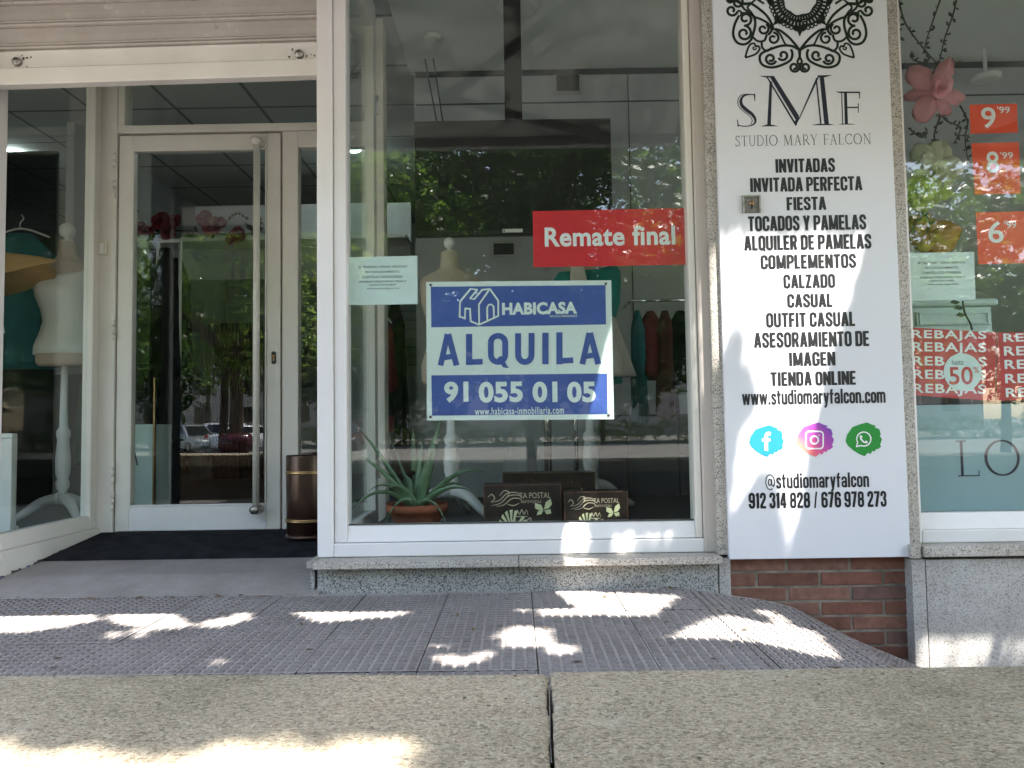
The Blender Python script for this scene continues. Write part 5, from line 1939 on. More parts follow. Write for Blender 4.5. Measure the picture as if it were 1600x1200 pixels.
# dress form with teal jacket and sand coloured skirt
jx, jy = X(918, 1.05, 500), 1.05
zj = Z(600, jy, 918)
t = mannequin('dress form in teal jacket and flared sand skirt behind the red banner', jx, jy, 0.216, zj, 0.95, R(30), 0)
top_cloth(jx, jy, zj, 0.95, M['teal_bright'], [(0.0, 0.182, 0.135, 0), (0.1, 0.178, 0.131, 0), (0.2, 0.156, 0.112, 0.005), (0.27, 0.138, 0.1, 0.008), (0.34, 0.146, 0.106, 0), (0.45, 0.178, 0.138, -0.022), (0.53, 0.186, 0.118, -0.012), (0.585, 0.184, 0.098, 0.0), (0.62, 0.16, 0.083, 0.008)], 0.003).build('jacket', t)
o = MB()
rings = []
for f_ in [k / 10 for k in range(11)]:
    zz_ = zj + 0.36 - 0.335 * f_
    rings.append([Vector((jx + (0.140 + 0.095 * f_ + 0.018 * f_ * math.cos(7 * a)) * math.cos(a), jy + (0.118 + 0.08 * f_ + 0.018 * f_ * math.cos(7 * a)) * math.sin(a), zz_ + 0.012 * math.cos(a) * f_)) for a in [2 * math.pi * k / 64 for k in range(64)]])
o.rings(rings, M['beige_cloth'])
o.build('skirt', t)
o = MB()
c = at(903, 430, 0.90)
o.hull8([(c.x - 0.05, 0.885, zj + 0.40), (c.x + 0.07, 0.885, zj + 0.40), (c.x + 0.07, 0.90, zj + 0.40), (c.x - 0.05, 0.90, zj + 0.40), (c.x - 0.035, 0.90, c.z + 0.06), (c.x + 0.03, 0.90, c.z + 0.06), (c.x + 0.03, 0.915, c.z + 0.06), (c.x - 0.035, 0.915, c.z + 0.06)], M['beige_cloth'])
o.build('scarf', t, 0.006)

# chrome rack with cloth, clothes at the back of the display
t = empty('garment_rack', 'chrome garment rack below the rental board', 'clothes rack')
zr = Z(520, 1.25, 880)
for px in (856, 900):
    b = MB()
    x = X(px, 1.25, 700)
    b.tube([(x, 1.25, 0.235), (x, 1.25, zr)], 0.022 if px == 856 else 0.013, M['chrome'], 12)
    b.build('upright', t)
b = MB()
b.tube([(X(856, 1.25, 520), 1.25, zr), (X(900, 1.25, 520), 1.25, zr)], 0.012, M['chrome'], 12)
b.build('rail', t)
b = MB()
b.box(X(845, 1.25, 800), X(915, 1.25, 800), 1.13, 1.37, 0.2165, 0.236, M['black'])
b.build('base', t, 0.004)
garment('dress', 'grey white dress hanging low behind the chrome rack', 'dress', X(812, 1.45, 700), 1.45, Z(668, 1.45, 812), Z(785, 1.45, 812), 0.15, 0.22, 'wallgrey', None, 6, 0.2, hanger=False)
rl = MB()
rl.tube([(X(985, 1.62, 480), 1.62, Z(470, 1.62, 1000)), (X(1100, 1.62, 480), 1.62, Z(470, 1.62, 1000))], 0.010, M['chrome'], 10)
for px in (985, 1100):
    rl.tube([(X(px, 1.62, 480), 1.62, Z(470, 1.62, 1000)), (X(px, 1.62, 480), 1.885, Z(470, 1.62, 1000))], 0.010, M['chrome'], 8)
solo(rl, 'clothes_rail', 'thin clothes rail on the grey wall behind the main window', 'clothes rail')
for lbl, px, m, bot, w in (('crimson garment on the wall rail, right of the sand skirt', 1018, 'crimson_cloth', 590, 0.14), ('maroon garment on the wall rail, next to the crimson one', 1040, 'maroon', 650, 0.12), ('dark blue black garment on the wall rail, close to the window frame', 1064, 'black_cloth', 610, 0.15),
                           ('teal garment hanging lowest on the wall rail beside the sand skirt', 996, 'teal', 660, 0.09)):
    zt_ = Z(486, 1.60, px)
    garment('garment', lbl, 'garment', X(px, 1.60, 540), 1.60 + 0.015 * ((px // 2) % 3 - 1), zt_, Z(bot, 1.60, px), w * 0.9, w * 1.1, m, 'garments on the wall rail', 5, px * 0.7, 0.04, False)
for lbl, px, py0, py1, m, Yg in (('red garment hanging deep behind the pale notice', 599, 500, 610, 'crimson_cloth', 1.7), ('black garment hanging beside the deep red one', 618, 470, 700, 'black_cloth', 1.75)):
    garment('garment', lbl, 'garment', X(px, Yg, 550), Yg, Z(py0, Yg, px), Z(py1, Yg, px), 0.12, 0.17, m, None, 5, px * 0.3, 0.045)
b = MB()
c = at(599, 695, 1.3)
b.box(c.x - 0.05, c.x + 0.05, 1.25, 1.35, 0.2165, c.z + 0.07, M['panelgrey'])
b.box(c.x - 0.055, c.x + 0.055, 1.245, 1.355, c.z + 0.0705, c.z + 0.16, M['crimson_cloth'])
solo(b, 'gift_box', 'red box on a dark stand behind the aloe', 'box', bevel=0.004)

# aloe in a terracotta pot
al = empty('aloe_plant', 'spiky aloe in a terracotta pot inside the main window', 'plant')
ax_, ay_ = X(652, 0.42, 790), 0.42
zt_ = Z(786, 0.42, 652)
b = MB()
b.lathe((ax_, ay_, 0), [(0.2165, 0.085), (zt_ - 0.035, 0.122), (zt_ - 0.034, 0.134), (zt_, 0.138), (zt_ - 0.004, 0.126), (zt_ - 0.02, 0.122)], M['terracotta'], 36, False)
b.lathe((ax_, ay_, 0), [(zt_ - 0.022, 0.1235), (zt_ - 0.018, 0.06), (zt_ - 0.016, 0.002)], M['soil'], 24, False)
b.build('pot', al)
leaf_tips = [((552, 660), 0.02, 0.10, 0), ((612, 690), 0.10, 0.06, 0), ((690, 652), 0.02, 0.05, 0.0), ((645, 668), 0.2, 0.04, 0), ((676, 700), -0.12, 0.05, 0), ((762, 738), 0.0, 0.16, 0.08), ((740, 770), -0.06, 0.12, 0.07),
             ((545, 706), -0.02, 0.13, 0.03), ((546, 800), -0.05, 0.19, 0.10), ((600, 822), -0.13, 0.15, 0.11), ((700, 824), -0.12, 0.12, 0.13), ((575, 768), -0.12, 0.14, 0.09), ((640, 760), 0.22, 0.1, 0.05), ((725, 760), 0.16, 0.12, 0.06), ((598, 770), -0.16, 0.1, 0.12), ((660, 690), 0.06, 0.03, 0)]
lfm = MB()
for (px, py), dy, bow, dip in leaf_tips:
    tip = at(px, py, ay_ + dy)
    base = Vector((ax_ + (tip.x - ax_) * 0.08, ay_ + dy * 0.15, zt_ - 0.012))
    mid = base.lerp(tip, 0.5) + Vector((0, 0, bow * 0.55 + dip * 0.5))
    path = []
    for k in range(11):
        s_ = k / 10
        path.append(base * (1 - s_) ** 2 + mid * 2 * s_ * (1 - s_) + tip * s_ ** 2)
    L_, n = [], len(path)
    for k, pt in enumerate(path):
        tt = (path[min(n - 1, k + 1)] - path[max(0, k - 1)]).normalized()
        side = tt.cross(Vector((0, 0.35, 1))).normalized() if abs(tt.z) < 0.9 else tt.cross(Vector((0, 1, 0.2))).normalized()
        nn = side.cross(tt).normalized()
        w_ = 0.028 * (1 - (k / (n - 1)) ** 1.6) + 0.0012
        L_.append([pt + side * w_, pt + side * w_ * 0.55 - nn * w_ * 0.42, pt - nn * w_ * 0.55, pt - side * w_ * 0.55 - nn * w_ * 0.42, pt - side * w_, pt + nn * w_ * 0.05])
    lf = MB()
    lf.rings(L_, M['aloe'])
    lf.build('leaf', al)


# dark boxes printed like old postcards
def postcard_box(label, x0, y0, x1, y1, Y, depth, bottom_z=0.2165, rot=0.0):
    t = empty('keepsake_box', label, 'box', 'dark printed boxes inside the window')
    p_, q_ = at(x0, y1, Y), at(x1, y0, Y)
    o_ = MB()
    o_.box(p_.x, q_.x, Y, Y + depth, bottom_z, q_.z, M['brown_tin'])
    o_.build('case', t, 0.003)
    o_ = MB()
    e = 0.0045
    zb_ = bottom_z + 0.004
    o_.box(p_.x + 0.001, q_.x - 0.001, Y - 0.0006, Y - 0.0001, q_.z - e, q_.z - 0.001, M['brown_edge'])
    o_.box(p_.x + 0.001, p_.x + e, Y - 0.0006, Y - 0.0001, zb_, q_.z - e - 0.0002, M['brown_edge'])
    o_.box(q_.x - e, q_.x - 0.001, Y - 0.0006, Y - 0.0001, zb_, q_.z - e - 0.0002, M['brown_edge'])
    W, H = x1 - x0, y1 - y0
    yt = Y - 0.0009

    def U(u, v):
        return (x0 + u * W, y0 + v * H)

    ink = M['cream_print'] if Y < 0.4 else M['brown_edge']  # rear box gets darker ink, its shade put into the print
    text(o_, 'TA POSTAL', *U(0.46, 0.20), *U(0.86, 0.33), yt, ink, 0.0)
    text(o_, 'CARTE POSTALE', *U(0.48, 0.38), *U(0.74, 0.44), yt, ink, 0.0)
    k_ = mpp(Y)
    i_ = 0
    for pts in ([(0.05, 0.32), (0.1, 0.24), (0.14, 0.34), (0.09, 0.42)], [(0.09, 0.42), (0.2, 0.38), (0.3, 0.22), (0.42, 0.2), (0.48, 0.28)], [(0.1, 0.5), (0.22, 0.44), (0.32, 0.28), (0.44, 0.26), (0.52, 0.34)],
                [(0.16, 0.52), (0.26, 0.48), (0.36, 0.34), (0.46, 0.34), (0.5, 0.42)], [(0.2, 0.28), (0.26, 0.16), (0.33, 0.2), (0.28, 0.34)], [(0.3, 0.46), (0.38, 0.5), (0.46, 0.44)],
                [(0.40, 0.72), (0.43, 0.60), (0.46, 0.70), (0.49, 0.59), (0.52, 0.70), (0.55, 0.60), (0.57, 0.72)], [(0.40, 0.75), (0.57, 0.75)],
                [(0.34, 0.92), (0.4, 0.8), (0.42, 0.92), (0.5, 0.82), (0.52, 0.9), (0.6, 0.78), (0.62, 0.92), (0.7, 0.86), (0.82, 0.92)]):
        sp_ = smooth_path([U(*a_) for a_ in pts], 5)
        n_ = len(sp_)
        o_.ribbon(pxy([tuple(a_) for a_ in sp_], Y), [k_ * (0.5 + 1.1 * math.sin(math.pi * j_ / (n_ - 1))) for j_ in range(n_)], yt - 0.00004 * i_, ink)
        i_ += 1

    def wing(pts):
        nonlocal i_
        P = pxy([U(*a_) for a_ in pts], Y)
        n_ = len(P)
        ar = sum(P[i][0] * P[(i + 1) % n_][1] - P[(i + 1) % n_][0] * P[i][1] for i in range(n_))
        if ar < 0:
            P = P[::-1]
        o_.add([(a_, yt - 0.00004 * i_, b_) for a_, b_ in P], [tuple(range(n_))], M['butterfly'])
        i_ += 1

    wing([(0.77, 0.60), (0.74, 0.48), (0.66, 0.44), (0.66, 0.56), (0.72, 0.62)])
    wing([(0.77, 0.61), (0.70, 0.63), (0.68, 0.72), (0.74, 0.70)])
    wing([(0.775, 0.59), (0.80, 0.42), (0.86, 0.34), (0.88, 0.46), (0.84, 0.56)])
    wing([(0.78, 0.61), (0.86, 0.58), (0.87, 0.68), (0.81, 0.70)])
    for k in range(5):                            # big striped butterfly at the bottom edge
        a_ = R(200 + 22 * k)
        wing([(0.36, 1.02), (0.36 + 0.17 * math.cos(a_ - 0.1), 1.02 + 0.42 * math.sin(a_ - 0.1)), (0.36 + 0.18 * math.cos(a_ + 0.14), 1.02 + 0.43 * math.sin(a_ + 0.14))])
    for k in range(4):
        a_ = R(-48 + 17 * k)
        wing([(0.38, 1.02), (0.38 + 0.20 * math.cos(a_ - 0.08), 1.02 + 0.36 * math.sin(a_ - 0.08)), (0.38 + 0.2 * math.cos(a_ + 0.1), 1.02 + 0.35 * math.sin(a_ + 0.1))])
    o_.build('print', t)


postcard_box('larger front box with a butterfly print, left of the sunlit one', 756, 756, 877, 824, 0.24, 0.13)
postcard_box('smaller front box with a butterfly print, in the sun', 882, 767, 981, 824, 0.20, 0.11)
postcard_box('dark printed box standing behind the two front boxes', 786, 737, 930, 812, 0.50, 0.12)

# things seen through the door
t = empty('rose_garland', 'red rose garland along a white shelf seen through the door', 'garland')
GYD = 3.4
b = MB()
vine = smooth_path([at(px, py, GYD) for px, py in ((196, 352), (215, 362), (240, 366), (262, 362), (290, 360), (315, 364), (345, 366), (375, 368), (404, 362), (425, 366))], 5)
b.tube(vine, 0.008, M['twig'], 6)
rv = random.Random(11)
for k in range(34):
    p_ = vine[rv.randrange(len(vine))]
    d = Vector((rv.uniform(-1, 1), rv.uniform(-0.6, 0.2), rv.uniform(-1, 1))).normalized()
    e = p_ + d * rv.uniform(0.05, 0.12)
    s_ = d.cross(Vector((0, 1, 0.2))).normalized() * 0.024
    b.add([p_, p_.lerp(e, 0.5) + s_, e, p_.lerp(e, 0.5) - s_], [(0, 1, 2, 3)], M['twig'])
for pts in ([(350, 352), (362, 338), (374, 334), (388, 342)], [(210, 350), (208, 338), (214, 330)], [(404, 360), (408, 345), (402, 336)]):
    q_ = smooth_path([at(px, py, GYD - 0.05) for px, py in pts], 5)
    b.tube(q_, 0.005, M['twig'], 5)
    for a_ in q_[2::2]:
        b.lathe(a_, [(-0.016, 0.003), (0, 0.017), (0.016, 0.003)], M['twig'], 6)
b.build('stem', t)


def bloom(c_, r_, m, n=26, seed=0, face=Vector((0, -1, 0.2)), spread=1.0):
    """rose-like head of cupped petals"""
    o_ = MB()
    rq_ = random.Random(seed)
    f_ = face.normalized()
    u_ = f_.orthogonal().normalized()
    v_ = f_.cross(u_)
    for k in range(n):
        g = k / n
        a_ = 2.4 * k
        out = (u_ * math.cos(a_) + v_ * math.sin(a_))
        lean = 0.15 + 0.95 * g * spread
        d = (out * math.sin(lean * 1.3) + f_ * math.cos(lean * 1.3)).normalized()
        tan = f_.cross(out).normalized()
        L_ = r_ * (0.35 + 0.75 * g) * rq_.uniform(0.88, 1.1)
        w_ = L_ * 0.62
        root = Vector(c_) + out * r_ * 0.06
        cup = f_ * r_ * 0.22 * (1 - g)
        rows_ = []
        for i in range(5):
            s_ = i / 4
            ww = w_ * math.sin(math.pi * (0.12 + 0.72 * s_)) * (1.0 if s_ < 0.9 else 0.85)
            ctr = root + d * L_ * s_ + (f_ - d * f_.dot(d)) * (0.10 * r_ * math.sin(s_ * 3) if g < 0.6 else -0.18 * L_ * s_ * s_)
            rows_.append([ctr - tan * ww + cup * 0.5, ctr - tan * ww * 0.5 + out * -0.0, ctr - out * 0.03 * r_ * (1 - g), ctr + tan * ww * 0.5, ctr + tan * ww + cup * 0.5])
        vs_ = [q_ for r__ in rows_ for q_ in r__]
        o_.add(vs_, [(i * 5 + j, i * 5 + j + 1, (i + 1) * 5 + j + 1, (i + 1) * 5 + j) for i in range(4) for j in range(4)], M[m], True)
    return o_


for k, (px, py, r_) in enumerate(((252, 345, 0.075), (273, 346, 0.06), (264, 364, 0.07), (320, 342, 0.07), (333, 354, 0.085), (221, 358, 0.06), (372, 368, 0.07), (362, 374, 0.05), (232, 360, 0.05), (345, 348, 0.05))):
    bloom(at(px, py, GYD - 0.05), r_, 'rose', 22, k).build('rose', t)
b = MB()                                          # the shelf
zs_ = Z(372, GYD, 300)
b.box(X(190, GYD, 370), -0.9, GYD - 0.02, GYD + 0.3, zs_ - 0.03, zs_, M['lacquer'])
b.box(X(190, GYD, 370), -0.9, GYD + 0.28, GYD + 0.30, zs_ - 0.30, zs_ - 0.031, M['wallgrey'])
b.box(X(282, GYD, 300), -0.9, GYD + 0.30, GYD + 0.33, zs_ + 0.002, zs_ + 0.36, M['wallgrey'])
solo(b, 'wall_shelf', 'white wall shelf carrying the red rose garland', 'shelf')
t = empty('garment_rail', 'white framed rail with black dresses just inside the door', 'clothes rail')
GR = 1.9
for px in (246, 281):
    b = MB()
    x = X(px, GR, 500)
    b.tube([(x, GR, 0.157), (x, GR, Z(377, GR, px))], 0.011, M['lacquer'], 8)
    b.build('upright', t)
b = MB()
b.tube([(X(246, GR, 377), GR, Z(377, GR, 260)), (X(281, GR, 377), GR, Z(377, GR, 260))], 0.011, M['lacquer'], 8)
b.build('rail', t)
garment('dress', 'long black cloth on the white rail, in place of a dark post mirrored in the door', 'dress', X(258, GR, 500), GR, Z(388, GR, 260), Z(795, GR, 260), 0.19, 0.21, 'black_cloth', None, 5, 0.0, 0.05, False)  # black cloth standing in for the dark post mirrored in the glass
garment('dress', 'full black dress on the left behind the door glass', 'dress', X(228, 2.2, 500), 2.3, Z(392, 2.3, 235), Z(740, 2.3, 235), 0.30, 0.46, 'black_cloth', None, 7, 0.7, 0.12, False)
garment('dress', 'black fitted dress at the right of the white rail', 'dress', X(276, 2.5, 430), 2.5, Z(405, 2.5, 270), Z(640, 2.5, 270), 0.20, 0.22, 'black_cloth', None, 6, 1.7, 0.09, False)
b = MB()                                          # made-up pale stand with the letter A, in place of a reflection
AY = 1.62
p, q = at(196, 770, AY), at(239, 663, AY)
b.box(p.x - 0.1, q.x, AY, AY + 0.3, 0.157, q.z, M['cabinet'])
b.box(q.x + 0.001, q.x + 0.012, AY - 0.004, AY + 0.02, p.z - 0.1, Z(590, AY, 239), M['brass'])
st = solo(b, 'display_plinth', 'made-up pale plinth with a serif capital A, in place of a reflection in the door glass', 'plinth', bevel=0.002)
b = MB()
caps(b, 'A', 203, 706, 217, 727, AY - 0.001, M['ink_navy'], bold=1.3)
b.build('lettering', st)
for px, m, lbl in ((318, 'wallgrey', 'pale curtain on the left of the fitting room'), (352, 'maroon', 'dark red curtain in the middle of the fitting room'), (392, 'maroon', 'dark red curtain on the right of the fitting room')):
    o = MB()
    Yc = 4.9
    z1_, z0_ = Z(505, Yc, px), 0.17
    x0_ = X(px - 19, Yc, 600)
    x1_ = X(px + 19, Yc, 600)
    vs_, n_ = [], 60
    for k in range(n_ + 1):
        x = x0_ + (x1_ - x0_) * k / n_
        for z_, am in ((z1_, 0.015), (z0_, 0.04)):
            vs_.append((x, Yc + am * math.sin(k * 0.95), z_))
    o.add(vs_, [(2 * k, 2 * k + 1, 2 * k + 3, 2 * k + 2) for k in range(n_)], M[m], True)
    oo = solo(o, 'curtain', lbl, 'curtain', 'fitting room curtains')
    mm_ = oo.modifiers.new('thick', 'SOLIDIFY')
    mm_.thickness = 0.006

# ------------------------------------------------------------------ right window display
cb = empty('dresser', 'pale mint dresser with a moulded top in the right window', 'dresser')
CY = 0.42
p, q = at(1398, 640, CY), at(1555, 478, CY)
b = MB()
b.box(p.x, q.x - 0.012, CY + 0.01, CY + 0.42, 0.2165, q.z, M['cabinet'])
b.build('carcass', cb, 0.004)
b = MB()
b.box(p.x - 0.02, q.x + 0.012, CY - 0.012, CY + 0.44, q.z + 0.001, q.z + 0.034, M['cabinet'])
b.build('top', cb, 0.012)
b = MB()
z1_ = q.z - 0.022
z0_ = Z(508, CY, 1490)
b.box(X(1432, CY, 490), X(1548, CY, 490), CY + 0.001, CY + 0.011, z0_, z1_, M['cabinet'])
b.build('drawer', cb, 0.003)
b = MB()
for (u0, u1, v0, v1) in ((1436, 1544, z1_ - 0.010, z1_ - 0.006), (1436, 1544, z0_ + 0.006, z0_ + 0.010)):
    b.box(X(u0, CY, 490), X(u1, CY, 490), CY - 0.004, CY + 0.0005, v0, v1, M['cabinet'])
b.box(X(1436, CY, 490), X(1438, CY, 490), CY - 0.004, CY + 0.0005, z0_ + 0.0102, z1_ - 0.0102, M['cabinet'])
b.box(X(1542, CY, 490), X(1544, CY, 490), CY - 0.004, CY + 0.0005, z0_ + 0.0102, z1_ - 0.0102, M['cabinet'])
b.build('moulding', cb)
b = MB()
b.tube(smooth_path([at(1504, 470, 0.2), at(1508, 490, 0.2), at(1516, 505, 0.2), at(1519, 516, 0.2)], 5), 0.004, M['twig'], 6)
for px, py in ((1501, 472), (1510, 492), (1507, 481)):
    c = at(px, py, 0.2)
    b.add([c, c + Vector((-0.03, 0, 0.012)), c + Vector((-0.045, 0, -0.002)), c + Vector((-0.02, 0, -0.01))], [(0, 1, 2, 3)], M['twig'])
solo(b, 'dry_twig', 'thin dark dry twig hanging in front of the mint dresser', 'twig')

# hanging spray of dark twigs
sp_t = empty('twig_spray', 'dark leafy twig spray hanging from the top of the right window', 'twigs')
rv = random.Random(21)
paths = [[(1398, -30), (1412, 30), (1432, 62), (1452, 86), (1470, 110), (1462, 150)], [(1480, -30), (1462, 20), (1450, 55), (1442, 85)], [(1500, -30), (1490, 20), (1476, 60), (1468, 95), (1456, 130)],
         [(1406, -20), (1402, 30), (1406, 60)], [(1462, 150), (1475, 185), (1500, 200), (1490, 225)], [(1450, 100), (1430, 95), (1424, 90)], [(1470, 110), (1480, 100), (1496, 98)], [(1470, 180), (1460, 215), (1478, 240), (1472, 262)],
         [(1500, 165), (1512, 190), (1508, 215), (1512, 250)], [(1420, 200), (1440, 215), (1450, 205)], [(1450, 330), (1430, 350), (1422, 370)], [(1440, 320), (1452, 350), (1440, 385)]]
for pts in paths:
    b = MB()
    q_ = smooth_path([at(px, py, 0.30 + rv.uniform(-0.03, 0.03)) for px, py in pts], 6)
    b.tube(q_, [0.0042 - 0.0025 * i / len(q_) for i in range(len(q_))], M['twig'], 6)
    for k in range(1, len(q_), 2):
        p_ = q_[k]
        for s_ in range(rv.choice((1, 2, 2, 3))):
            d = Vector((rv.uniform(-1, 1), rv.uniform(-0.6, 0.6), rv.uniform(-0.7, 0.9))).normalized()
            L_ = rv.uniform(0.014, 0.034)
            sd_ = d.cross(Vector((0.2, 1, 0.1))).normalized() * L_ * 0.24
            e = p_ + d * L_
            b.add([p_, p_.lerp(e, 0.5) + sd_, e, p_.lerp(e, 0.5) - sd_], [(0, 1, 2, 3)], M['twig'])
    b.build('twig', sp_t)


def big_flower(label, m, petals, c_px, r_heart, seed, mh=None, yb=0.22):
    """paper flower: large flat petals given by their tips in the photo, with a folded heart"""
    t_ = empty('paper_flower', label, 'flower', 'paper flowers in the right window')
    c_ = at(*c_px, yb)
    rq_ = random.Random(seed)
    for (tx, ty, w_px, dy) in petals:
        tip = at(tx, ty, yb + dy)
        d = tip - c_
        L_ = d.length
        d = d.normalized()
        tan = d.cross(Vector((0, -1, 0))).normalized()
        w_ = w_px * mpp(yb) / 2
        o_ = MB()
        nr, nc = 11, 9
        vs_ = []
        for i in range(nr):
            s_ = i / (nr - 1)
            ww = w_ * (math.sin(math.pi * min(1, 0.16 + 0.62 * s_)) ** 0.8) * (1 if s_ < 0.86 else (1 - ((s_ - 0.86) / 0.14) ** 2 * 0.5))
            for j in range(nc):
                v_ = (j / (nc - 1) - 0.5) * 2
                rip = 0.010 * math.sin(v_ * 5 + seed + s_ * 4) * s_ + 0.006 * math.sin(v_ * 11 + i)
                vs_.append(c_ + d * L_ * (s_ * (1 - 0.10 * v_ * v_ * s_)) + tan * ww * v_ + Vector((0, -0.035 * math.sin(s_ * 2.6) + 0.022 * v_ * v_ + rip, 0)))
        o_.add(vs_, [(i * nc + j, i * nc + j + 1, (i + 1) * nc + j + 1, (i + 1) * nc + j) for i in range(nr - 1) for j in range(nc - 1)], M[m], True)
        po = o_.build('petal', t_)
        md_ = po.modifiers.new('thick', 'SOLIDIFY')
        md_.thickness = 0.0012
    bloom(c_ + Vector((0, -0.05, 0)), r_heart, mh or m, 18, seed, Vector((-0.15, -1, -0.1)), 0.75).build('heart', t_)


big_flower('large pink paper flower with a folded heart, topmost in the right window', 'pink', [(1483, 92, 27, -0.02), (1418, 106, 38, 0.03), (1409, 152, 20, 0.05), (1430, 193, 36, -0.02), (1480, 183, 27, 0.03), (1504, 158, 30, 0.0)], (1458, 146), 0.046, 3)
big_flower('ivory paper flower between the pink and the lime ones', 'petal_white', [(1430, 226, 44, 0.05), (1472, 221, 46, 0.06), (1422, 262, 36, 0.02), (1503, 258, 40, 0.03), (1440, 240, 30, -0.03), (1488, 284, 30, 0.02)], (1458, 270), 0.034, 5)
big_flower('lime paper flower below the ivory one', 'petal_lime', [(1418, 290, 44, 0.03), (1466, 282, 46, 0.03), (1420, 320, 46, 0.0), (1450, 330, 46, 0.0), (1488, 304, 22, 0.04), (1440, 270, 40, 0.02)], (1438, 302), 0.045, 7)
big_flower('apricot paper flower above the notice on the right', 'petal_orange', [(1418, 340, 48, 0.03), (1424, 384, 44, 0.02), (1490, 386, 60, 0.05), (1500, 362, 40, 0.05), (1462, 348, 50, 0.03)], (1450, 366), 0.03, 9, yb=0.3)

# ------------------------------------------------------------------ entrance: mat and bin
b = MB()
yy_ = [0.395 + 0.016 * k for k in range(31)]
for k in range(len(yy_) - 1):
    a0_, a1_ = yy_[k], yy_[k + 1] - 0.004
    b.hull8([(-2.075, a0_, ramp_z(a0_) + 0.0125), (-0.765, a0_, ramp_z(a0_) + 0.0125), (-0.765, a1_, ramp_z(a1_) + 0.0125), (-2.075, a1_, ramp_z(a1_) + 0.0125),
             (-2.075, a0_, ramp_z(a0_) + 0.022), (-0.765, a0_, ramp_z(a0_) + 0.022), (-0.765, a1_, ramp_z(a1_) + 0.022), (-2.075, a1_, ramp_z(a1_) + 0.022)], M['rubber'])
b.hull8([(-2.085, 0.392, ramp_z(0.392) + 0.0122), (-0.758, 0.392, ramp_z(0.392) + 0.0122), (-0.758, 0.885, ramp_z(0.885) + 0.0122), (-2.085, 0.885, ramp_z(0.885) + 0.0122),
         (-2.085, 0.392, ramp_z(0.392) + 0.017), (-0.758, 0.392, ramp_z(0.392) + 0.017), (-0.758, 0.885, ramp_z(0.885) + 0.017), (-2.085, 0.885, ramp_z(0.885) + 0.017)], M['rubber'])
solo(b, 'door_mat', 'wide black ribbed mat on the slope before the glass door', 'mat')

t = empty('ash_bin', 'brown enamelled cylinder bin with brass bands by the door', 'bin')
by = 0.72
r_ = 33.5 * mpp(by)
bx = X(448, by, 780) + r_
z0_, z1_ = ramp_z(by) + 0.022, Z(711, by, 470)
H = z1_ - z0_
b = MB()
b.lathe((bx, by, 0), [(z0_ + 0.018, r_ * 0.97), (z0_ + H * 0.5, r_ * 0.985), (z1_ - 0.004, r_), (z1_, r_ * 0.99), (z1_ - 0.002, r_ * 0.93), (z1_ - 0.06, r_ * 0.90)], M['copper'], 48)
b.build('body', t)
b = MB()
b.lathe((bx, by, 0), [(z0_, r_ * 1.03), (z0_ + 0.008, r_ * 1.05), (z0_ + 0.017, r_ * 1.0), (z0_ + 0.019, r_ * 0.9)], M['copper'], 48)
b.build('foot', t)
for f_ in (0.795, 0.215):
    b = MB()
    zc = z0_ + H * f_
    b.lathe((bx, by, 0), [(zc - 0.008, r_ * 0.985), (zc - 0.007, r_ * 1.02), (zc - 0.002, r_ * 1.03), (zc, r_ * 1.012), (zc + 0.002, r_ * 1.03), (zc + 0.007, r_ * 1.02), (zc + 0.008, r_ * 0.985)], M['brass'], 48, False)
    b.build('band', t)

# ------------------------------------------------------------------ trees
SK = 2.75


def shadow_of(p):
    """where a point's shadow meets the level z = 0, carried on behind the facade"""
    return (p.x + SUN.x * p.z / SK, p.y + p.z / SK)


def floor_poly(pts):
    return [shadow_of(at_z(x, y, GZ + 0.006)) for x, y in pts]


def face_poly(pts, Y):
    return [shadow_of(at(x, y, Y)) for x, y in pts]


def top_poly(pts):
    return [shadow_of(at_z(x, y, WZ)) for x, y in pts]


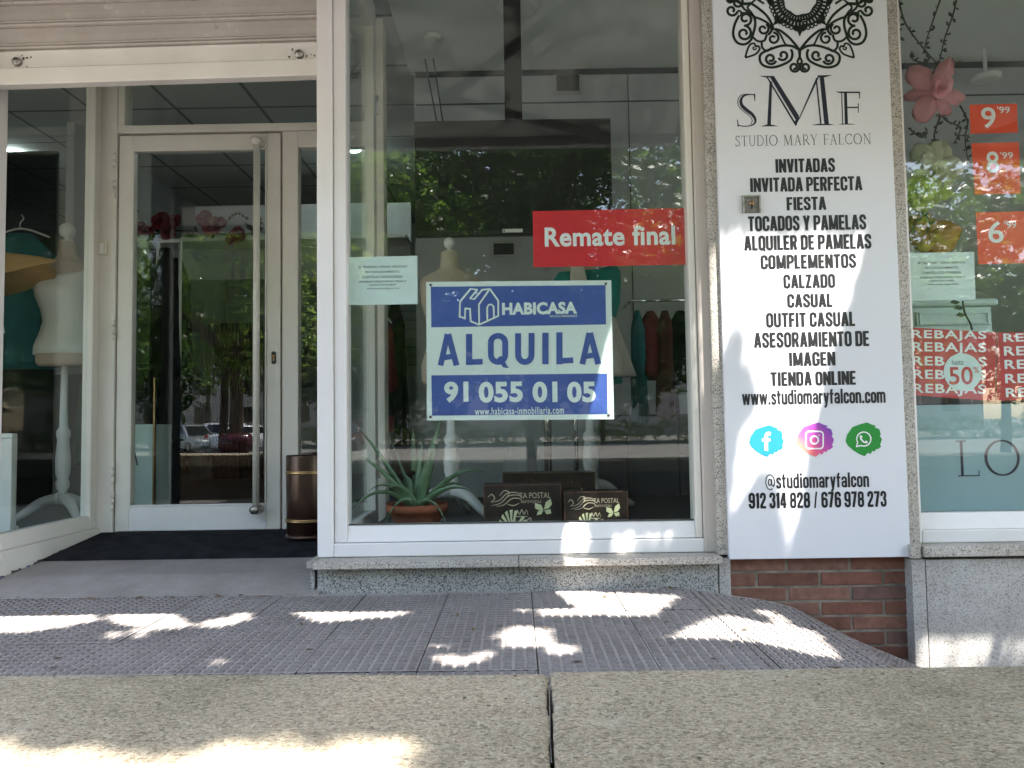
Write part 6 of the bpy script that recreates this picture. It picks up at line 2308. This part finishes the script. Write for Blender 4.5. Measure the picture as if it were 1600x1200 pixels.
# gaps of the crown: the sun patches seen on the walk, the sign, the frame and the wall
GAPS = [
    (floor_poly([(-60, 955), (152, 958), (135, 973), (60, 985), (-60, 993)]), 0.075),
    (floor_poly([(176, 957), (270, 958), (292, 978), (252, 983), (182, 976)]), 0.05),
    (floor_poly([(205, 984), (232, 983), (222, 998), (210, 998)]), 0.015),
    (floor_poly([(160, 992), (205, 985), (172, 1003)]), 0.012),
    (floor_poly([(305, 974), (390, 956), (392, 968), (340, 980)]), 0.035),
    (floor_poly([(455, 955), (645, 956), (600, 965), (500, 974)]), 0.045),
    (floor_poly([(335, 1027), (352, 1024), (345, 1040), (328, 1046)]), 0.016),
    (floor_poly([(668, 1008), (698, 1006), (694, 1013), (672, 1013)]), 0.018),
    (floor_poly([(672, 1026), (705, 1024), (755, 1038), (700, 1041)]), 0.025),
    (floor_poly([(735, 1022), (772, 1016), (768, 1028), (740, 1030)]), 0.02),
    (floor_poly([(770, 994), (800, 978), (865, 984), (860, 1012), (790, 1010)]), 0.028),
    (floor_poly([(850, 1012), (895, 1008), (900, 1022), (860, 1024)]), 0.03),
    (floor_poly([(800, 950), (828, 948), (826, 958), (804, 958)]), 0.012),
    (floor_poly([(846, 920), (1060, 932), (1015, 962), (846, 961)]), 0.045),
    (floor_poly([(1042, 996), (1095, 972), (1140, 958), (1290, 962), (1320, 1006), (1180, 1000)]), 0.045),
    (floor_poly([(1180, 938), (1215, 938), (1262, 966), (1225, 960)]), 0.025),
    (face_poly([(860, 505), (965, 495), (965, 660), (880, 660)], 0.06), 0.02),
    (face_poly([(842, 870), (858, 780), (930, 790), (918, 870)], 0.0), 0.025),
    (face_poly([(952, 860), (966, 812), (1000, 812), (988, 862)], 0.0), 0.016),
    (face_poly([(1006, 850), (1018, 808), (1074, 808), (1054, 852)], 0.0), 0.014),
    (face_poly([(885, 800), (890, 770), (985, 770), (985, 800)], 0.19), 0.03),
    (face_poly([(1138, 360), (1360, 360), (1300, 560), (1262, 720), (1218, 715), (1198, 690), (1192, 640), (1160, 560)], PY), 0.025),
    (face_poly([(1145, 650), (1168, 662), (1190, 700), (1240, 735), (1262, 720), (1250, 790), (1212, 775), (1190, 730), (1160, 720)], PY), 0.015),
    (face_poly([(1148, 700), (1160, 740), (1152, 770), (1138, 740)], PY), 0.012),
    (face_poly([(1162, 738), (1176, 742), (1166, 772), (1158, 762)], PY), 0.01),
    (face_poly([(1214, 775), (1262, 775), (1246, 835), (1228, 815), (1216, 822)], PY), 0.012),
    (face_poly([(1232, 838), (1250, 836), (1240, 880), (1222, 880)], PY), 0.01),
    (face_poly([(1136, 790), (1150, 782), (1146, 812), (1138, 815)], PY), 0.01),
    (face_poly([(1110, 360), (1140, 360), (1128, 560), (1112, 620)], PY), 0.012),
    (face_poly([(1430, 952), (1640, 940), (1640, 965), (1540, 990), (1522, 1045), (1430, 1045)], -0.045), 0.03),
    (face_poly([(1330, 965), (1445, 940), (1445, 1000), (1360, 1000)], -0.03), 0.02),
    (top_poly([(-80, 1168), (300, 1163), (560, 1158), (600, 1146), (655, 1140), (668, 1152), (655, 1172), (640, 1230), (-80, 1230)]), 0.012),
    (top_poly([(1130, 1062), (1180, 1058), (1170, 1075)]), 0.0),
]


def gap_here(x, y, r, ms=1.0):
    for poly, mgn in GAPS:
        mgn *= ms
        inside = False
        n = len(poly)
        d2 = 1e9
        for i in range(n):
            x0, y0 = poly[i]
            x1, y1 = poly[(i + 1) % n]
            if (y0 > y) != (y1 > y) and x < (x1 - x0) * (y - y0) / (y1 - y0) + x0:
                inside = not inside
            dx, dy = x1 - x0, y1 - y0
            t = max(0.0, min(1.0, ((x - x0) * dx + (y - y0) * dy) / (dx * dx + dy * dy + 1e-12)))
            ex, ey = x0 + t * dx - x, y0 + t * dy - y
            d2 = min(d2, ex * ex + ey * ey)
        if (inside and (mgn + r >= 0 or d2 > (mgn + r) ** 2)) or (mgn + r > 0 and d2 < (mgn + r) ** 2):
            return True
    return False


def leaf_faces(vs, fs, c, size, rnd, lobes=5, droop=None):
    """a palmate leaf: narrow leaflets spread from one point"""
    nrm = Vector((rnd.gauss(0, 0.45), rnd.gauss(0, 0.45), 1)).normalized() if droop is None else droop
    u = nrm.orthogonal().normalized()
    v = nrm.cross(u)
    a0 = rnd.uniform(0, 6.28)
    for k in range(lobes):
        a = a0 + (k - (lobes - 1) / 2) * (1.05 if lobes < 5 else 0.95)
        d = (u * math.cos(a) + v * math.sin(a) - nrm * 0.22).normalized()
        s = nrm.cross(d).normalized()
        L = size * (1 - 0.09 * abs(k - (lobes - 1) / 2))
        o = len(vs)
        vs += [c, c + d * L * 0.55 + s * L * 0.21, c + d * L, c + d * L * 0.55 - s * L * 0.21]
        fs.append((o, o + 1, o + 2, o + 3))


def limb(mb, pts, r0, r1, m=None, n=8):
    p = smooth_path(pts, 5)
    mb.tube(p, [r0 + (r1 - r0) * i / (len(p) - 1) for i in range(len(p))], m or M['bark'], n)


def mesh_obj(name, vs, fs, m, parent):
    o = MB()
    o.add(vs, fs, m)
    return o.build(name, parent)


# the street tree over the low wall; its shade falls on the walk, the wall and the sign
tree = empty('street_tree', 'broad street tree whose leaves shade the walk, mirrored in the right window', 'tree', 'trees along the street')
rt_ = random.Random(42)
vs, fs = [], []
N = 0
for k in range(26000):
    gx, gy = rt_.uniform(-2.55, 2.45), rt_.uniform(-2.75, 0.72)
    if gx < 0.0 and gy > -0.27 and rt_.random() < 0.94:
        continue
    if gx > 1.0 and gy > -0.02 and rt_.random() < 0.9:
        continue
    zmin = max(3.3, SK * (gy + 1.0))
    z = zmin + rt_.random() ** 1.3 * 2.6
    size = rt_.uniform(0.075, 0.125)
    if gap_here(gx, gy, size * 0.34):
        continue
    p = Vector((gx - SUN.x * z / SK, gy - z / SK, z))
    leaf_faces(vs, fs, p, size, rt_)
    N += 1
for k in range(9000):                             # small leaves low on the street side, for the frayed edge of the shade
    gx, gy = rt_.uniform(-0.1, 1.35), rt_.uniform(-0.06, 0.5)
    z = max(3.0, SK * (gy + 1.0)) + rt_.random() * 1.2
    size = rt_.uniform(0.04, 0.062)
    if gap_here(gx, gy, size * 0.25, 0.4):
        continue
    leaf_faces(vs, fs, Vector((gx - SUN.x * z / SK, gy - z / SK, z)), size, rt_)
for k in range(30000):                            # fine twigs' leaves that lace the edges of the sun patches
    if k % 3:
        gx, gy = rt_.uniform(-2.4, 1.5), rt_.uniform(-1.0, -0.02)
        if gx < 0 and gy > -0.27:
            continue
    else:
        gx, gy = rt_.uniform(-1.0, 1.1), rt_.uniform(-2.7, -1.6)
    z = 3.1 + rt_.random() * 1.4
    size = rt_.uniform(0.03, 0.055)
    if gap_here(gx, gy, size * 0.2, 0.25):
        continue
    leaf_faces(vs, fs, Vector((gx - SUN.x * z / SK, gy - z / SK, z)), size, rt_)
# outer crown, hanging lower over the street
for k in range(5200):
    a, b_ = rt_.uniform(0, 6.28), rt_.random() ** 0.5
    q = Vector((3.9 + 3.0 * b_ * math.cos(a), -4.7 + 1.9 * b_ * math.sin(a), 0))
    q.z = 2.1 + 0.45 * noise.noise(Vector((q.x * 0.9, q.y * 0.9, 2))) + 0.35 * abs(q.x - 3.5) * 0.3 + rt_.random() ** 1.6 * 3.2
    if noise.noise(Vector((q.x * 1.3, q.y * 1.3, q.z * 1.3))) < -0.12:
        continue
    g = shadow_of(q)
    size = rt_.uniform(0.09, 0.16)
    if gap_here(g[0], g[1], size * 0.5):
        continue
    leaf_faces(vs, fs, q, size, rt_, 5, Vector((rt_.gauss(0, 0.5), rt_.gauss(0, 0.5) + 0.5, 0.8)).normalized())
mesh_obj('crown', vs, fs, M['leaf'], tree)
b = MB()
limb(b, [(3.2, -5.2, -0.55), (3.15, -5.15, 1.0), (3.05, -5.0, 2.6), (2.8, -4.6, 4.2)], 0.17, 0.10, n=14)
limb(b, [(3.05, -5.0, 2.5), (3.7, -4.7, 3.4), (4.9, -4.6, 4.2)], 0.08, 0.03)
limb(b, [(2.8, -4.6, 4.1), (1.9, -4.1, 5.0), (0.8, -3.6, 5.8)], 0.08, 0.03)
limb(b, [(2.8, -4.6, 4.1), (3.0, -3.6, 5.2), (3.3, -3.0, 6.2)], 0.07, 0.03)
limb(b, [(2.9, -4.8, 3.4), (2.0, -5.4, 4.4), (0.9, -5.6, 5.2)], 0.07, 0.03)
b.build('trunk', tree)


def make_tree(label, x, y, h, rx, ry, zc, rz, n, seed, m, size, zb=-0.52, spread=0.6):
    t_ = empty('street_tree', label, 'tree', 'trees along the street')
    rq = random.Random(seed)
    v_, f_ = [], []
    blobs = []
    for k in range(22):
        a, r_ = rq.uniform(0, 6.28), rq.random() ** 0.5
        zz = rq.uniform(-1, 1)
        rad = math.sqrt(max(0.05, 1 - zz * zz)) * r_
        blobs.append((Vector((x + rx * rad * math.cos(a), y + ry * rad * math.sin(a), zc + rz * zz * 0.8)), rq.uniform(0.28, 0.5)))
    for k in range(n):
        c_, r_ = rq.choice(blobs)
        d = Vector((rq.gauss(0, 1), rq.gauss(0, 1), rq.gauss(0, 0.8))).normalized() * rq.random() ** 0.4
        p = c_ + Vector((d.x * rx * r_, d.y * ry * r_, d.z * rz * r_))
        leaf_faces(v_, f_, p, size * rq.uniform(0.6, 1.3), rq, 3, Vector((rq.gauss(0, spread), rq.gauss(0, spread), 1)).normalized())
    mesh_obj('crown', v_, f_, M[m], t_)
    o_ = MB()
    limb(o_, [(x, y, zb), (x + 0.1, y, zb + h * 0.3), (x - 0.05, y + 0.05, zc)], 0.16, 0.07, n=10)
    for c_, r_ in blobs[:8]:
        limb(o_, [(x, y, zb + h * 0.42), (x * 0.5 + c_.x * 0.5, y * 0.5 + c_.y * 0.5, zc - rz * 0.35), tuple(c_)], 0.06, 0.02, n=6)
    o_.build('trunk', t_)


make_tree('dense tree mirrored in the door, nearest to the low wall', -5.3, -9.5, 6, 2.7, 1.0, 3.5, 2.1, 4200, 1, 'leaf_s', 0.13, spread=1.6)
make_tree('added dark tree that darkens the reflection at the left of the door glass', -8.6, -11.0, 7, 2.4, 1.6, 3.9, 2.6, 4200, 14, 'leaf_b', 0.17, spread=1.0)  # extra tree put in to keep pale sky out of the door reflection
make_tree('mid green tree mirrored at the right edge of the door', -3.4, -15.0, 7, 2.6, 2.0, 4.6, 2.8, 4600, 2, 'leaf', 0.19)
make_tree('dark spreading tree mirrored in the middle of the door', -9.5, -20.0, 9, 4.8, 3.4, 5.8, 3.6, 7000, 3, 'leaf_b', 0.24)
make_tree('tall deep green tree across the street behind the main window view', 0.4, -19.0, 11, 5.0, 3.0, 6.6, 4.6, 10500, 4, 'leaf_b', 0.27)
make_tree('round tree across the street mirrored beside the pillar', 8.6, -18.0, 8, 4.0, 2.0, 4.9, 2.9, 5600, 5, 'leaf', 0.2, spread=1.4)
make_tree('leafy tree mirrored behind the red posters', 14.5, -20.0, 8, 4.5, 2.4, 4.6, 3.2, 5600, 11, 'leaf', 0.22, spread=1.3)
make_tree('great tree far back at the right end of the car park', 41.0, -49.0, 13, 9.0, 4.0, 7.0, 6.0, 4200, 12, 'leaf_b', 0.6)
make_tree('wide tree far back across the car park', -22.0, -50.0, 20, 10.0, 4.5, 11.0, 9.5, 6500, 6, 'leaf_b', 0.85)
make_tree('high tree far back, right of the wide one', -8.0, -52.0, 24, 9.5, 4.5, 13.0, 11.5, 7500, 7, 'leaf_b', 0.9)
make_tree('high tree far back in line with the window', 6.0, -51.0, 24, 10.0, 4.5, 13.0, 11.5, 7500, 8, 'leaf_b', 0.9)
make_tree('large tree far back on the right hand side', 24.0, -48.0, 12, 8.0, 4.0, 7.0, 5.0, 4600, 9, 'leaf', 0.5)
make_tree('broad tree at the far left of the car park', -37.0, -47.0, 13, 8.0, 4.0, 7.5, 5.5, 4000, 10, 'leaf', 0.55)

hd = []
rq = random.Random(17)
v_, f_ = [], []
for k in range(7000):
    x = rq.uniform(-48, 58)
    hgt = 1.0 + 0.5 * noise.noise(Vector((x * 0.35, 0, 0)))
    leaf_faces(v_, f_, Vector((x, -45.5 + rq.uniform(-0.8, 0.8), -0.5 + hgt * 1.3 * rq.random())), 0.24, rq, 3, Vector((rq.gauss(0, 0.7), rq.gauss(0, 0.7) + 0.4, 0.7)).normalized())
o = MB()
o.add(v_, f_, M['leaf_y'])
solo(o, 'hedge', 'clipped hedge behind the parked cars', 'hedge')

# far apartment block
fb_ = empty('apartment_block', 'pale apartment block glimpsed between the trees across the street', 'building')
b = MB()
b.box(-60, 50, -92, -80, -0.52, 14, M['far_wall'])
b.build('wall', fb_)
win = MB()
for i in range(20):
    for j in range(4):
        x = -57 + 5.4 * i
        win.box(x, x + 1.8, -80.05, -79.9, 1.5 + 3.1 * j, 3.2 + 3.1 * j, M['car_glass'])
wo = win.build('windows', fb_)
wo['kind'] = 'stuff'


# ------------------------------------------------------------------ cars across the street
def car(label, paint, x, y, rz, L=4.1, H=1.5, W=1.75, wagon=True):
    t_ = empty('parked_car', label, 'car', 'cars parked across the street')
    t_.location = (x, y, -0.515)
    t_.rotation_euler = (0, 0, rz)
    hw = W / 2
    lo = [(-L / 2, 0.35), (-L / 2 + 0.05, 0.22), (L / 2 - 0.1, 0.22), (L / 2, 0.36), (L / 2 - 0.03, 0.62), (L / 2 - 0.25, 0.74), (L / 2 - 1.05, 0.90), (-L / 2 + 0.12, 0.96), (-L / 2 + 0.0, 0.8)]
    o_ = MB()
    rings = []
    for s_, ins in ((-hw, 0.10), (-hw + 0.04, 0.02), (0, 0.0), (hw - 0.04, 0.02), (hw, 0.10)):
        rings.append([Vector((px * (1 - ins * 0.3), s_, 0.22 + (pz - 0.22) * (1 - ins * 0.5))) for px, pz in lo])
    o_.rings(rings, M[paint], True)
    rear = -L / 2 + (0.18 if wagon else 0.75)
    cab = [(rear, 0.94), (L / 2 - 1.05, 0.90), (L / 2 - 1.75, H - 0.03), (0.1, H), (rear + (0.32 if wagon else 0.7), H - 0.05)]
    rings = [[Vector((px, s_ * (1.0 if pz < 1.0 else 0.80), pz)) for px, pz in cab] for s_ in (-hw + 0.07, -hw * 0.5, hw * 0.5, hw - 0.07)]
    o_.rings(rings, M[paint], True)
    o_.build('body', t_, 0.02)
    g_ = MB()
    for sd in (-1, 1):
        q_ = []
        for fx, fz in ((0.10, 0.12), (0.90, 0.12), (0.72, 0.84), (0.2, 0.84)):
            px = rear + (L / 2 - 1.05 - rear) * fx
            pz = 0.95 + (H - 0.95) * fz
            s_ = (hw - 0.07) * (1 - 0.20 * min(1, (pz - 0.92) / (H - 0.92))) + 0.008
            q_.append((px, sd * s_, pz))
        q2 = [(a_, b2 - sd * 0.03, c2) for a_, b2, c2 in q_]
        g_.hull8(q_ + q2, M['car_glass'])
    for (xa_, za_, xb2, zb2) in ((rear - 0.012, 1.0, rear + (0.30 if wagon else 0.66) - 0.01, H - 0.1), (L / 2 - 1.04, 0.94, L / 2 - 1.70, H - 0.07)):
        s0, s1 = hw * 0.82, hw * 0.66
        q_ = [(xa_, -s0, za_), (xa_, s0, za_), (xb2, s1, zb2), (xb2, -s1, zb2)]
        dx = 0.03 if xa_ < 0 else -0.03
        g_.hull8(q_ + [(a_ + dx, b2, c2) for a_, b2, c2 in q_], M['car_glass'])
    g_.build('windows', t_)
    for sx in (-L / 2 + 0.75, L / 2 - 0.8):
        for sd in (-1, 1):
            w_ = MB()
            w_.tube([(sx, sd * (hw - 0.19), 0.31), (sx, sd * (hw + 0.005), 0.31)], 0.31, M['tyre'], 24)
            wo_ = w_.build('wheel', t_, 0.02)
            w_ = MB()
            w_.tube([(sx, sd * (hw + 0.006), 0.31), (sx, sd * (hw + 0.02), 0.31)], [0.20, 0.15], M['steel'], 20)
            w_.build('rim', wo_)
    for sd in (-1, 1):
        w_ = MB()
        w_.box(-L / 2 - 0.015, -L / 2 + 0.12, sd * (hw - 0.17) - 0.1, sd * (hw - 0.17) + 0.1, 0.72, 0.93, M['tail'])
        w_.build('tail_light', t_, 0.02)
        w_ = MB()
        w_.box(L / 2 - 0.2, L / 2 - 0.02, sd * (hw - 0.22) - 0.14, sd * (hw - 0.22) + 0.14, 0.58, 0.70, M['lamp_off'])
        w_.build('headlight', t_, 0.02)


def mirrored(px, py, Ym, Y):
    """place on the ground at depth Y that the glass plane Ym shows at this photo pixel"""
    d = ray(px, py)
    tot = (Ym - CAM.y) + (Ym - Y)
    return CAM.x + d.x / d.y * tot


car('silver hatchback mirrored in the door glass', 'car_silver', mirrored(298, 675, DY, -37.5), -37.5, R(38))
car('white tall estate car mirrored behind the silver hatchback', 'car_white', mirrored(334, 675, DY, -40.5), -40.5, R(160), 4.4, 1.62)
car('low white saloon mirrored next to the door handle', 'car_white', mirrored(386, 675, DY, -38.0), -38.0, R(-62), 4.4, 1.42, wagon=False)
car('dark car mirrored between the trees beyond the main window', 'car_dark', -9.0, -38.5, R(95))
car('silver car parked far right across the street', 'car_silver', 12.0, -38.0, R(80))

t = empty('scooter', 'dark parked scooter with a big rounded top box behind the low wall', 'scooter')
sx_ = mirrored(368, 690, DY, -7.2)
b = MB()
rings = []
for s_, k_ in ((-0.24, 0.6), (-0.2, 0.92), (0, 1), (0.2, 0.92), (0.24, 0.6)):
    rings.append([Vector((sx_ + s_ * 1.0, -7.2 + 0.2 * k_ * math.cos(a), 0.45 + (0.17 if math.sin(a) > 0 else 0.15) * k_ * math.sin(a))) for a in [2 * math.pi * i / 20 for i in range(20)]])
b.rings(rings, M['car_dark'])
b.build('top_box', t)
b = MB()
b.tube(smooth_path([(sx_ + 0.15, -7.2, 0.25), (sx_ - 0.2, -7.2, 0.28), (sx_ - 0.6, -7.2, 0.18), (sx_ - 0.8, -7.2, -0.05), (sx_ - 1.0, -7.2, 0.30)]), 0.11, M['black'], 12)
b.build('frame', t)
for dx in (0.0, -1.15):
    b = MB()
    b.tube([(sx_ + dx, -7.26, -0.26), (sx_ + dx, -7.14, -0.26)], 0.25, M['tyre'], 24)
    b.build('wheel', t)
b = MB()
b.tube([(sx_ - 1.15, -7.2, -0.26), (sx_ - 1.0, -7.2, 0.30), (sx_ - 0.97, -7.2, 0.48)], 0.04, M['black'], 8)
b.tube([(sx_ - 0.97, -7.5, 0.52), (sx_ - 0.97, -6.9, 0.52)], 0.018, M['black'], 8)
b.build('handlebar', t)
